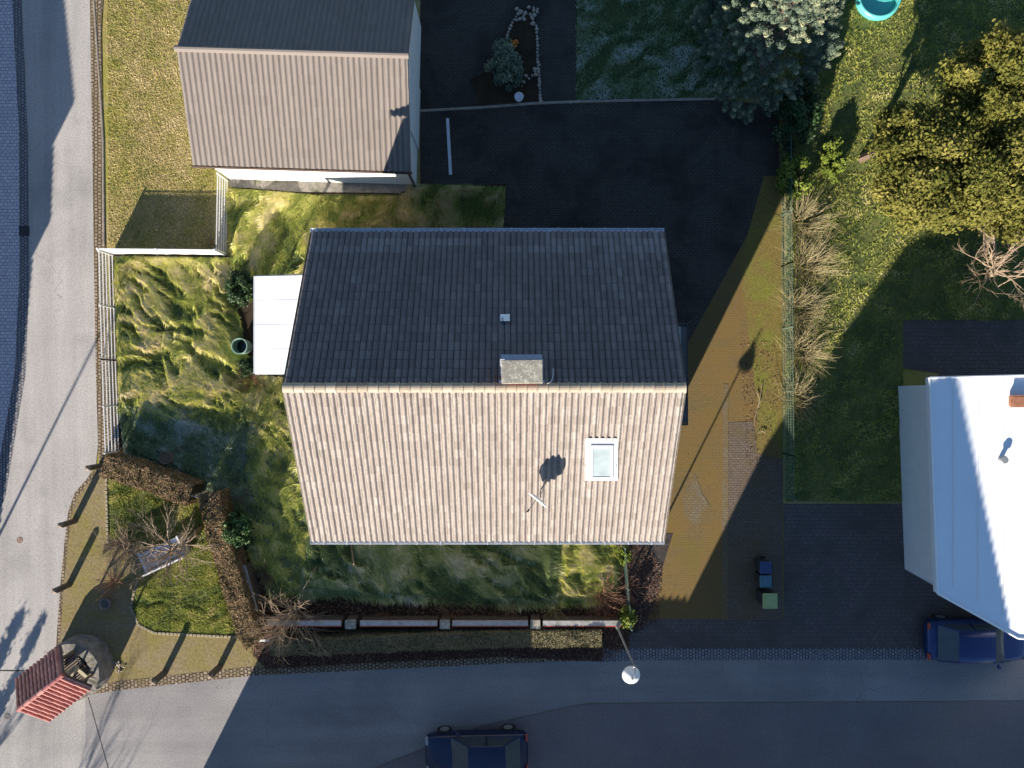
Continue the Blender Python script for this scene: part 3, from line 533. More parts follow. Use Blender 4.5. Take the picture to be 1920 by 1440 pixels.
# ------------------------------------------------------------------ main house
EZ, RZ = 6.1, 9.2                      # eaves and ridge height
XW, XE = -6.83, 5.17
YN, YS, YR = 5.18, -5.33, -0.11
def main_house():
    t = thing('house', 'large house with one pale and one dark tiled roof slope and a stubby chimney', 'house', (0.0, 0.0, 0))
    mb = MB(); wx0, wx1, wy0, wy1 = XW + 0.25, XE - 0.08, YS + 0.42, YN - 0.42
    mb.prism([(wx0, wy0), (wx1, wy0), (wx1, wy1), (wx0, wy1)], 0, EZ - 0.0)
    for x, s in ((wx0, 1), (wx1, -1)):
        mb.hexa([(x, wy0, EZ), (x + s * .2, wy0, EZ), (x + s * .2, wy1, EZ), (x, wy1, EZ), (x, YR - .05, RZ - .2), (x + s * .2, YR - .05, RZ - .2), (x + s * .2, YR + .05, RZ - .2), (x, YR + .05, RZ - .2)])
    mb.build('wall', MT['ochre_render'], t)
    for name, ye, sg, m, tm in (('south_roof_slope', YS, -1, 'tile_pale', 0.5), ('north_roof_slope', YN, 1, 'tile_dark_shaded', 0.5)):
        run = abs(ye - YR); Vd = Vector((0, sg * run, -(RZ - EZ))); L = Vd.length; Vd.normalize(); U = Vector((1, 0, 0))
        N = Vector((0, -sg * Vd.z, sg * Vd.y)); N = Vector((0, (RZ - EZ) * sg, run)).normalized()
        r = MB(); O = Vector((XW, YR, RZ)) - N * 0.0
        if sg > 0:
            base = [(XW, YR, RZ), (XE, YR, RZ), (XE, ye, EZ), (XW, ye, EZ)]
        else: base = [(XW, YR, RZ), (XE, YR, RZ), (XE, ye, EZ), (XW, ye, EZ)]
        b0 = [Vector(p) - N * 0.12 for p in base]; b1 = [Vector(p) - N * 0.012 for p in base]
        r.mat(MT['core']); r.hexa(b0[::-1] + b1[::-1] if sg > 0 else b0 + b1, 0.3); r.mat(MT[m])  # near-black bed painted as the shade in the tile gaps
        def skip(i, j, sg=sg):
            if sg < 0: return 44 <= i <= 48 and 6 <= j <= 10 and False
            return False
        tile_slope(r, O, U, Vd, N, 62, 19, (XE - XW) / 62, L / 19, 0.062 if sg < 0 else 0.045, red=0, tm=0.5, ts=0.13 if sg < 0 else 0.10, step_=0.024, rowt=(lambda i, j: (.32 * (fbm(np.array([i * .16]), np.array([j * .9]), 5)[0] > .42) if j in (16, 17) else 0) + (.2 if 50 < i and j > 9 and (i + j) % 3 == 0 else 0)) if sg > 0 else None, gap=(0.026, 0.10) if sg > 0 else (0.008, 0.02))
        r.build(name, None, t)
    # ridge tiles
    r = MB(); n = 38; w = (XE - XW) / n
    for i in range(n):
        x0 = XW + i * w; tt = min(1, max(0, random.gauss(.55, .25))); b = len(r.v)
        for (x, k) in ((x0, 1.0), (x0 + w * 0.9, 0.93), (x0 + w * 0.9, 1.14), (x0 + w * 1.04, 1.14)):
            for a in range(9):
                q = math.pi * (a / 8) ; r.v.append((x, YR + math.cos(q) * 0.15 * k - 0.0, RZ + 0.0 + math.sin(q) * 0.125 * k - 0.02))
        for s in range(3):
            for a in range(8): r.face([b + s * 9 + a, b + s * 9 + a + 1, b + (s + 1) * 9 + a + 1, b + (s + 1) * 9 + a], tt)
    r.build('ridge_tiles', MT['ridge'], t)
    # gutters: half-round troughs with brackets
    for name, y in (('north_gutter', YN + 0.07), ('south_gutter', YS - 0.07)):
        g = MB(); b = 0; xs = (XW - 0.05, XE + 0.02)
        for x in xs:
            for rr in (0.07, 0.055):
                for a in range(9):
                    q = math.pi + math.pi * a / 8; g.v.append((x, y + math.cos(q) * rr, EZ - 0.02 + math.sin(q) * rr))
        for a in range(8):
            g.face([a, a + 1, 18 + a + 1, 18 + a]); g.face([9 + a + 1, 9 + a, 27 + a, 27 + a + 1])
        g.face([0, 9, 27, 18]); g.face([8, 26, 35, 17])
        for x in xs: g.box((x, y, EZ - 0.05), (0.01, 0.13, 0.07))
        for k in range(15): g.box((XW + 0.4 + k * 0.8, y, EZ - 0.012), (0.03, 0.17, 0.012))
        g.build(name, MT['zinc'], t)
    for (x, y) in ((XE - 0.5, YN - 0.35), (XE - .6, YS + 0.35)):
        g = MB(); g.bar((x, y * 1.02, EZ - 0.15), (x, y, 0), 0.045, n=8); g.build('downpipe', MT['zinc'], t)
    # verge trim
    for x in (XW - 0.03, XE + 0.03):
        g = MB(); 
        for ye in (YN, YS):
            g.hexa([(x - .02, YR, RZ - .14), (x + .02, YR, RZ - .14), (x + .02, ye, EZ - .14), (x - .02, ye, EZ - .14), (x - .02, YR, RZ - .02), (x + .02, YR, RZ - .02), (x + .02, ye, EZ - .02), (x - .02, ye, EZ - .02)])
        g.build('verge_board', MT['wood_dark'], t)
    # chimney
    cx, cy = 0.29, 0.35; g = MB(); g.box((cx, cy, 9.3), (0.98, 0.50, 1.75)); ch = g.build('chimney', MT['brick_red'], t)
    g = MB(); g.box((cx, cy, 10.24), (1.18, 0.68, 0.11), bev=0.02, rz=0.012)
    g.build('chimney_cap', MT['lichen'], ch)
    g = MB(); g.box((cx, 0.72, 8.83), (1.25, 0.35, 0.02)); g.box((cx - 0.6, 0.05, 9.18), (0.16, 0.14, 0.06)); g.box((cx + 0.6, 0.05, 9.18), (0.16, 0.14, 0.06))
    g.box((cx + 0.58, 0.4, 9.03), (0.14, 0.7, 0.02)); g.box((cx - 0.58, 0.4, 9.03), (0.14, 0.7, 0.02))
    g.build('chimney_flashing', MT['zinc'], ch)
    g = MB(); prev = None
    for k in range(9):
        q = k / 8; p = Vector((cx + 0.75 + 0.2 * math.sin(q * 1.6), 0.02 + 0.45 * q ** 2.2, 9.30 - 0.26 * q ** 2.2))
        if prev: g.bar(prev, p, 0.012, n=5)
        prev = p
    g.build('lightning_wire', MT['zinc'], t)
    # vent tile on the dark slope
    def on(px, py, sg, up=0.0):
        # point of a slope seen at that photo position
        z = 7.5
        for _ in range(30):
            x, y = G(px, py, z); z = RZ - (abs(y - YR)) / (abs((YN if sg > 0 else YS) - YR)) * (RZ - EZ) + up
        return Vector(G(px, py, z) + (z,))
    for (x0, x1, y0, y1) in ((938, 956, 589, 602),):
        p = [on(x0, y0, 1, .07), on(x1, y0, 1, .07), on(x1, y1, 1, .10), on(x0, y1, 1, .10)]; q = [v - Vector((0, 0, .05)) for v in p]
        g = MB(); g.hexa(q[::-1] + p[::-1]); g.bar(on(942, 596, 1, .1), on(942, 596, 1, .2), 0.035, n=8); g.build('vent_tile', MT['zinc'], t)
    # skylight on the pale slope
    def quadbox(mb, x0, x1, y0, y1, lo, hi):
        p = [on(x0, y1, -1, 0), on(x1, y1, -1, 0), on(x1, y0, -1, 0), on(x0, y0, -1, 0)]
        n_ = Vector((0, -(RZ - EZ), abs(YS - YR))).normalized()
        mb.hexa([v + n_ * lo for v in p] + [v + n_ * hi for v in p])
    g = MB(); 
    for (a, b, c, d) in ((1097, 1108, 820, 898), (1149, 1158, 820, 898), (1108, 1149, 820, 831), (1108, 1149, 892, 898)): quadbox(g, a, b, c, d, 0.02, 0.075)
    sk_ = g.build('skylight', MT['white'], t)
    g = MB()
    for (a, b, c, d) in ((1106.5, 1111, 831, 895), (1144, 1148.5, 831, 895), (1111, 1144, 831, 836), (1111, 1144, 890, 895)): quadbox(g, a, b, c, d, 0.077, 0.145)
    g.build('sash', MT['white'], sk_)
    g = MB(); quadbox(g, 1110.5, 1144.5, 835.5, 890.5, 0.08, 0.115); g.build('pane', MT['glass'], sk_)
    # balcony on the east gable: deck, glass front, rail
    bx0, bx1, by0, by1, bz = XE - 0.08, 6.47, -1.50, 2.22, 3.0
    g = MB(); g.box(((bx0 + bx1) / 2, (by0 + by1) / 2, bz - 0.1), (bx1 - bx0, by1 - by0, 0.2)); bal = g.build('balcony', MT['zinc'], t)
    g = MB()
    for a, b in (((bx1, by0), (bx1, by1)), ((bx0 + .02, by0), (bx1, by0)), ((bx0 + .02, by1), (bx1, by1))):
        g.bar((a[0], a[1], bz + 1.05), (b[0], b[1], bz + 1.05), 0.028, n=6); g.bar((a[0], a[1], bz + 0.08), (b[0], b[1], bz + .08), 0.02, n=5)
    for y in (by0, by0 + 1.24, by0 + 2.48, by1): g.bar((bx1, y, bz), (bx1, y, bz + 1.05), 0.022, n=6)
    g.bar((bx1, by1, bz + 1.05), (bx1 + 0.16, by1 + 0.14, bz + 1.0), 0.02)
    g.build('balcony_rail', MT['dark_metal'], bal)
    g = MB(); g.box((bx1 - 0.01, (by0 + by1) / 2, bz + .56), (0.012, by1 - by0 - .06, .9)); g.build('glass_front', MT['glass_dark'], bal)
    g = MB(); g.box((bx0 + 0.35, 0.9, bz + 0.3), (0.35, 0.6, 0.5), bev=.03); g.build('planter', MT['bin_body'], bal)
    # windows of the walls below the eaves
    def win(x, y, z, w, h, ax):
        dx, dy = (w, .06) if ax == 'y' else (.06, w)
        g = MB()
        if ax == 'y':
            for q in (-1, 1): g.box((x + q * (w / 2 - .03), y, z), (.07, .07, h)); g.box((x, y, z + q * (h / 2 - .03)), (w - .15, .07, .07))
            g.box((x, y, z), (.06, .06, h - .14))
        else:
            for q in (-1, 1): g.box((x, y + q * (w / 2 - .03), z), (.07, .07, h)); g.box((x, y, z + q * (h / 2 - .03)), (.07, w - .15, .07))
            g.box((x, y, z), (.06, .06, h - .14))
        f = g.build('window', MT['white'], t); g = MB(); g.box((x, y, z), (w - .1, .03, h - .1) if ax == 'y' else (.03, w - .1, h - .1)); g.build('pane', MT['glass_dark'], f)
    for z in (1.6, 4.3):
        for x in (-5.4, -2.6, .6, 3.4):
            win(x, YS + .42 - .02, z, 1.3, 1.25, 'y')
            if z > 2: win(x, YN - .42 + .02, z, 1.1, 1.1, 'y')
    for y in (-3.2, 3.0):
        win(XE - .06, y, 1.6, 1.2, 1.2, 'x'); win(XW + .23, y - .6, 4.4, 1.1, 1.2, 'x')
    # veranda roof on the west gable
    vx0, vx1 = G(478, 600, 2.55)[0], XW + 0.25; vy1, vy0 = 4.20, 0.40
    g = MB()
    for k in range(4):
        ya = vy0 + (vy1 - vy0) * k / 4 + 0.012; yb = vy0 + (vy1 - vy0) * (k + 1) / 4 - 0.012
        g.hexa([(vx0, ya, 2.52), (vx1, ya, 3.02), (vx1, yb, 3.02), (vx0, yb, 2.52), (vx0, ya, 2.545), (vx1, ya, 3.045), (vx1, yb, 3.045), (vx0, yb, 2.545)])
    ver = g.build('veranda_roof', MT['poly'], t)
    g = MB()
    for k in range(5):
        y = vy0 + (vy1 - vy0) * k / 4
        g.hexa([(vx0, y - .03, 2.42), (vx1, y - .03, 2.92), (vx1, y + .03, 2.92), (vx0, y + .03, 2.42), (vx0, y - .03, 2.515), (vx1, y - .03, 3.015), (vx1, y + .03, 3.015), (vx0, y + .03, 2.515)])
        g.box((vx1 * .5 + vx0 * .5, y, 2.797), (0, 0, 0))
    for k in range(1, 4):
        y = vy0 + (vy1 - vy0) * k / 4
        g.hexa([(vx0, y - .011, 2.53), (vx1, y - .011, 3.03), (vx1, y + .011, 3.03), (vx0, y + .011, 2.53), (vx0, y - .011, 2.552), (vx1, y - .011, 3.052), (vx1, y + .011, 3.052), (vx0, y + .011, 2.552)])
    g.box((vx0 - .03, (vy0 + vy1) / 2, 2.50), (.06, vy1 - vy0, .09))
    for y in (vy0 + .05, vy1 - .05): g.box((vx0 + .06, y, 1.21), (.1, .1, 2.42))
    g.build('veranda_frame', MT['zinc'], ver)
    return t
main_house()
# satellite dish on the pale slope
def dish():
    p = G(1013, 921, 7.35); base = Vector((p[0], p[1], 7.28)); t = thing('satellite_dish', 'white satellite dish on a short bracket on the pale tiled roof', 'satellite dish', tuple(base))
    g = MB(); top = base + Vector((-.02, -.06, .95)); g.bar(base, top, 0.024, n=8); g.bar(base + Vector((.12, .14, .1)), base + Vector((0, -.04, .55)), .014); g.build('mast', MT['grey_metal'], t)
    fd = Vector((-.62, -.74, .13)).normalized(); u = Vector((fd.y, -fd.x, 0)).normalized() * -1; v = fd.cross(u).normalized()
    if v.z < 0: v = -v
    c = top + fd * .10 + Vector((0, 0, -.12)); g = MB(); n = 28; rings = 6
    for side in (0, 1):
        b = len(g.v)
        for k in range(rings + 1):
            r = k / rings
            for i in range(n):
                a = 2 * math.pi * i / n; g.v.append(tuple(c + u * (.37 * r * math.cos(a)) + v * (.42 * r * math.sin(a)) + fd * (.09 * r * r - .05 + side * .012)))
        for k in range(rings):
            for i in range(n):
                j = (i + 1) % n; q = [b + k * n + i, b + k * n + j, b + (k + 1) * n + j, b + (k + 1) * n + i]; g.face(q if side else q[::-1])
    b2 = (rings + 1) * n
    for i in range(n):
        j = (i + 1) % n; g.face([rings * n + i, rings * n + j, b2 + rings * n + j, b2 + rings * n + i])
    g.build('reflector', MT['white'], t, smooth=True)
    g = MB(); e = c + fd * .52 - v * .18; g.bar(c - v * .4, e, .012); g.bar(e, e - fd * .09, .03, n=8); g.bar(e + u * .0, e - v * .06, .022, n=6); g.build('feed_arm', MT['dark_metal'], t)
dish()

# ------------------------------------------------------------------ neighbour house to the north west
def north_house():
    t = thing('outbuilding', 'low white building under a brown ribbed roof north west of the big house', 'outbuilding', (-8.0, 11.5, 0))
    th = -0.030; c = Vector((-12.0, 8.69, 0)); ux = Vector((math.cos(th), math.sin(th), 0)); uy = Vector((-math.sin(th), math.cos(th), 0))
    def P(a, b, z): v = c + ux * a + uy * b; return (v.x, v.y, z)
    g = MB(); g.hexa([P(0, 0, 0), P(7.95, 0, 0), P(7.95, 6.7, 0), P(0, 6.7, 0), P(0, 0, 3.15), P(7.95, 0, 3.15), P(7.95, 6.7, 3.15), P(0, 6.7, 3.15)])
    for a in (0, 7.75): g.hexa([P(a, 0, 3.15), P(a + .2, 0, 3.15), P(a + .2, 6.7, 3.15), P(a, 6.7, 3.15), P(a, 3.3, 4.6), P(a + .2, 3.3, 4.6), P(a + .2, 3.4, 4.6), P(a, 3.4, 4.6)])
    g.build('wall', MT['render'], t)
    for nm, y0, sg in (('south_roof_slope', -.35, -1), ('north_roof_slope', 7.05, 1)):
        z0, z1 = 3.15, 4.75; run = 3.35 + .35; Vd = (uy * sg * run + Vector((0, 0, z0 - z1))); L = Vd.length; Vd.normalize(); N = Vector((0, 0, 1)) - Vd * Vd.z; N.normalize()
        g = MB(); O = Vector(P(-.15, 3.35, z1)); W_ = 8.3; q = [O, O + ux * W_, O + ux * W_ + Vd * L, O + Vd * L]
        lo = [v - N * .14 for v in q]; hi = [v - N * .01 for v in q]
        g.hexa((lo[::-1] + hi[::-1]) if sg > 0 else (lo + hi), .3)
        tile_slope(g, O, ux, Vd, N, 40, 11, W_ / 40, L / 11, .045, step_=.012, ts=.12)
        g.build(nm, MT['tile_brown'], t)
    g = MB(); g.bar(P(-.2, 3.35, 4.77), P(8.2, 3.35, 4.77), .11, n=10); g.build('ridge_tiles', MT['tile_brown'], t)
    g = MB(); g.bar(P(-.2, -.40, 3.13), P(8.2, -.40, 3.13), .055, n=8); g.bar(P(7.9, -.1, 3.1), P(7.9, -.1, 0), .045, n=8); g.build('gutter', MT['brown_paint'], t)
    g = MB(); g.hexa([P(7.96, 1.5, .0), P(8.0, 1.5, .0), P(8.0, 4.0, 0), P(7.96, 4.0, 0), P(7.96, 1.5, 2.2), P(8.0, 1.5, 2.2), P(8.0, 4.0, 2.2), P(7.96, 4.0, 2.2)]); g.build('garage_door', MT['white'], t)
north_house()

# ------------------------------------------------------------------ east neighbour
def east_house():
    t = thing('flat_roofed_building', 'bright white flat roofed building at the right edge with a roof vent', 'building', (18, -5, 0))
    h = 3.0; out = GP([(1742, 708), (2080, 700), (2080, 1210), (1908, 1196), (1757, 1112)], h)[::-1]
    inn = GP([(1760, 724), (2080, 716), (2080, 1194), (1908, 1180), (1775, 1104)], h)[::-1]
    g = MB(); g.prism(inn, 0, h - .25); g.build('wall', MT['render'], t)
    g = MB(); g.prism(out, h - .25, h); r = g.build('roof', MT['white_roof'], t)
    g = MB()
    for a, b in zip(out, out[1:] + out[:1]): g.bar((a[0], a[1], h + .02), (b[0], b[1], h + .02), .045, n=6)
    g.build('parapet', MT['white'], r)
    x, y = G(1875, 861, h); g = MB(); g.lathe((x, y, h), [(.0, .30), (.13, .30), (.16, .24), (.09, .22), (.09, 0)], 14); g.build('roof_vent', MT['grey_metal'], r)
    x, y = G(1905, 752, h); g = MB(); g.box((x, y, h + .18), (.7, .42, .24), bev=.04); g.box((x, y, h + .27), (.76, .46, .04)); g.build('roof_hatch', MT['terracotta'], r)
    g = MB()
    for k in range(1, 9):
        xx = 15.95 + k * .95; yb = -7.6 - max(0, min(1, (xx - 16.3) / 3.1)) * 1.7; g.box((xx, (yb + .1) / 2 + .05, h + .006), (.05, -yb, .012))
    g.build('membrane_seams', MT['render'], r)
east_house()
# ------------------------------------------------------------------ fences and walls
def mesh_fence(name, label, pts, m, h=1.08, panel=2.4, vs=0.075, posts=True, rows=5, rad=0.011):
    t = thing(name, label, 'fence', (pts[0][0], pts[0][1], 0)); pn = 0
    for a, b in zip(pts[:-1], pts[1:]):
        A = Vector((a[0], a[1], 0)); B = Vector((b[0], b[1], 0)); L = (B - A).length; d = (B - A) / L; k = max(1, round(L / panel)); nrm = Vector((-d.y, d.x, 0))
        for i in range(k):
            p = A + d * (L * i / k + .03); q = A + d * (L * (i + 1) / k - .03); g = MB(); ll = (q - p).length
            for r in range(rows):
                z = .06 + (h - .08) * r / (rows - 1); e = nrm * .012
                for sd in (-1, 1): g.bar(p + e * sd + Vector((0, 0, z)), q + e * sd + Vector((0, 0, z)), rad * .9, n=4)
            nn = int(ll / vs)
            for j in range(nn + 1):
                v = p + d * (ll * j / nn); g.bar(v + Vector((0, 0, .04)), v + Vector((0, 0, h)), rad * .62, n=3, cap=False)
            g.build('wire_panel', m, t)
        for i in range(k + 1):
            v = A + d * (L * i / k); g = MB(); g.box((v.x, v.y, h / 2 + .03), (.06, .045, h + .06)); g.build('post', m, t)
    return t
mesh_fence('mesh_fence', 'long white wire mesh fence along the street side of the rough garden', [(-16.93, 5.45), (-16.80, 1.0), (-16.66, -2.85)], MT['white'])
mesh_fence('mesh_fence', 'shorter white wire mesh fence running from the white board fence up to the low outbuilding', [(-12.12, 5.52), (-12.06, 8.62)], MT['white'])
mesh_fence('mesh_fence', 'green wire mesh fence along the east side of the mossy driveway', [(G(1464, 215)), (G(1466, 500)), (G(1469, 850)), (G(1470, 930))], MT['green_wire'], h=1.15, panel=2.5, vs=.11, rad=.007)
mesh_fence('mesh_fence', 'low wire fence hidden among the reddish rose stems beside the dark gravel', [G(1166, 1020), G(1178, 1168)], MT['green_wire'], h=.9, panel=1.6, vs=.12, rad=.006)
mesh_fence('mesh_fence', 'grey wire fence behind the brown leafed hedge corner', [G(352, 912), G(412, 930), G(428, 980)], MT['grey_metal'], h=1.25, panel=1.6)
t = thing('board_fence', 'solid white board fence closing off the rough garden on its north side', 'fence', (-16.9, 5.52, 0))
A = Vector((-16.93, 5.52, 0)); B = Vector((-12.16, 5.47, 0)); d = (B - A).normalized()
for i in range(2):
    p = A + d * (i * 2.4 + .03); q = A + d * (i * 2.4 + 2.34); g = MB(); m_ = (p + q) / 2
    for k in range(5): g.box((m_.x, m_.y, .14 + k * .212), ((q - p).length, .028, .206), rz=math.atan2(d.y, d.x), bev=.006)
    g.box((m_.x, m_.y, 1.14), ((q - p).length, .05, .03), rz=math.atan2(d.y, d.x)); g.build('board_panel', MT['white'], t)
for i in range(3):
    p = A + d * (i * 2.385); g = MB(); g.box((p.x, p.y, .6), (.07, .07, 1.2)); g.build('post', MT['white'], t)
# coped garden wall on the street side
t = thing('garden_wall', 'low red edged garden wall with frosted coping in four sections between brick piers', 'wall', (-6, -10.2, 0))
for (x0, x1) in ((502, 640), (675, 820), (848, 990), (1018, 1164)):
    a = G(x0, 1168, .75); b = G(x1, 1168.5, .75); L = b[0] - a[0]; cx = (a[0] + b[0]) / 2; y = a[1]
    g = MB(); g.box((cx, y, .36), (L, .14, .72)); g.build('wall_section', MT['core_wall'], t)
    g = MB(); g.mat(MT['frost_cap']); g.hexa([(a[0], y - .12, .722), (b[0], y - .12, .722), (b[0], y + .10, .722), (a[0], y + .10, .722), (a[0], y - .105, .79), (b[0], y - .105, .79), (b[0], y + .09, .765), (a[0], y + .09, .765)])
    g.mat(MT['red_paint']); g.box((cx, y - .137, .752), (L, .03, .06)); g.build('coping', None, t)
for x, w_ in ((657, .45), (834, .42), (1004, .42)):
    a = G(x, 1171, .8); g = MB(); g.box((a[0], a[1], .37), (w_ - .06, .34, .74)); p_ = g.build('pier', MT['core_wall'], t)
    g = MB(); g.box((a[0], a[1], .78), (w_, .38, .07), bev=.015); g.build('pier_cap', MT['lichen'], p_)
t = thing('low_wall', 'lichen covered timber topped low wall beside the brown hedge', 'wall', G(455, 1110) + (0,))
a = Vector(G(455, 1062, .8) + (0,)); b = Vector(G(478, 1146, .8) + (0,)); c = (a + b) / 2; g = MB(); g.box((c.x, c.y, .38), ((b - a).length, .16, .76), rz=math.atan2((b - a).y, (b - a).x)); g.build('wall_section', MT['wood_dark'], t)
g = MB(); g.box((c.x, c.y, .78), ((b - a).length + .06, .24, .04), rz=math.atan2((b - a).y, (b - a).x)); g.build('coping', MT['frost_cap'], t)
o = MB(); a = G(476, 1201, .5); b = G(505, 1201, .5); o.box(((a[0] + b[0]) / 2, a[1], .5), (b[0] - a[0], .09, .05)); 
for x in (a[0] + .05, b[0] - .05): o.box((x, a[1], .24), (.05, .06, .47))
tag(o.build('white_rail', MT['white']), 'short white rail at the southern end of the brown hedge', 'rail')
# hedges
def hedge(name, label, pts, w, h, m, dens=1500, size=0.034, seed=0, group=None, cat='hedge'):
    t = thing(name, label, cat, (pts[0][0], pts[0][1], 0), group); g = MB(); rg = np.random.default_rng(seed); PP = []; NN = []
    for a, b in zip(pts[:-1], pts[1:]):
        A = Vector((a[0], a[1], 0)); B = Vector((b[0], b[1], 0)); L = (B - A).length; d = (B - A) / L; nm = Vector((-d.y, d.x, 0)); c = (A + B) / 2
        g.box((c.x, c.y, h * .45), (L - .05, w * .72, h * .88), rz=math.atan2(d.y, d.x))
        n = int(L * (w + 2 * h) * dens); s = rg.uniform(-.02, L + .02, n); k = rg.uniform(-w / 2 - h * .8, w / 2 + h * .8, n)
        bum = (fbm(s * 2.1, k * 2.1 + 9, seed, 3) - .5) * .22
        on = np.abs(k) < w / 2; lat = np.where(on, k, np.sign(k) * (w / 2 + bum * .5)); z = np.where(on, h + bum, h - (np.abs(k) - w / 2) * 1.0 + bum * .3)
        z = z - np.abs(rg.normal(0, .04, n)); lat = lat + rg.normal(0, .03, n)
        PP.append(np.stack([A.x + d.x * s + nm.x * lat, A.y + d.y * s + nm.y * lat, np.maximum(z, .03)], 1))
        NN.append(np.where(on[:, None], np.array([[0, 0, 1.0]]), np.sign(lat)[:, None] * np.array([[nm.x, nm.y, .3]])))
    P = np.concatenate(PP); N = np.concatenate(NN); tt = np.clip(rg.normal(.5, .25, len(P)), 0, 1)
    V, Fq, tt = leaves(P, N, size, tt, .6, seed, .55); g.build('inner_twigs', MT['core'], t); np_mesh('foliage', V, Fq, tt, m, t); return t
hedge('brown_hedge', 'brown leafed beech hedge curving from the street fence to the bare tree', [G(196, 872, 1.2), G(262, 893, 1.2), G(340, 922, 1.2), G(358, 928, 1.2)], .85, 1.35, MT['hedge'], 2600, seed=31)
hedge('brown_hedge', 'long brown leafed beech hedge between the small lawn and the house garden', [G(392, 925, 1.2), G(404, 985, 1.2), G(432, 1080, 1.2), G(462, 1180, 1.2), G(480, 1205, 1.2)], .80, 1.30, MT['hedge'], 2600, seed=32)
hedge('clipped_hedge', 'low clipped hedge running along the street below the garden wall', [G(506, 1217, .95), G(620, 1214, .95), G(760, 1207, .95), G(940, 1201, .95), G(1128, 1199, .95)], .62, .9, MT['hedge_green'], 2600, .026, seed=33)
# fallen leaves and pebbles
def litter(name, px, n, size, m, seed, z=.03):
    poly = GP(px); rg = np.random.default_rng(seed); xs = [p[0] for p in poly]; ys = [p[1] for p in poly]
    x = rg.uniform(min(xs), max(xs), n); y = rg.uniform(min(ys), max(ys), n); ok = inside(x, y, poly); x = x[ok]; y = y[ok]; k = len(x)
    P = np.stack([x, y, np.full(k, z) + rg.uniform(0, .02, k)], 1); V, Fq, tt = leaves(P, np.tile([0, 0, 1.0], (k, 1)), size, rg.random(k), .6, seed, .35)
    return struct(np_mesh(name, V, Fq, tt, m), 'stuff')
litter('fallen_leaves', [(480, 1190), (1180, 1172), (1180, 1215), (1130, 1240), (940, 1232), (500, 1256), (470, 1225)], 16000, .03, MT['litter'], 41)
litter('fallen_leaves', [(500, 1120), (1160, 1110), (1160, 1165), (490, 1165)], 9000, .035, MT['litter'], 42, .05)
litter('fallen_leaves', [(1120, 1010), (1200, 1010), (1240, 1060), (1235, 1160), (1180, 1190), (1120, 1160)], 7000, .028, MT['litter'], 43, .05)
litter('fallen_leaves', [(1385, 640), (1460, 640), (1460, 880), (1400, 880)], 900, .028, MT['litter'], 44, .02)
litter('yard_debris', [(800, 210), (1440, 200), (1300, 600), (1100, 600), (960, 430), (960, 345), (800, 340)], 1500, .02, MT['litter'], 46, .02)
litter('kerb_debris', [(150, 0), (172, 0), (184, 840), (170, 880), (120, 980), (100, 1230), (88, 1230), (100, 980), (150, 860)], 900, .014, MT['litter'], 47, .012)
litter('kerb_debris', [(200, 1296), (700, 1250), (1300, 1236), (1300, 1262), (700, 1270), (200, 1312)], 900, .014, MT['litter'], 48, .012)
litter('driveway_debris', [(1250, 700), (1440, 400), (1450, 1150), (1230, 1150)], 700, .016, MT['litter'], 49, .014)
litter('fallen_leaves', [(130, 880), (500, 880), (500, 1290), (110, 1290)], 2500, .018, MT['litter'], 45, .03)

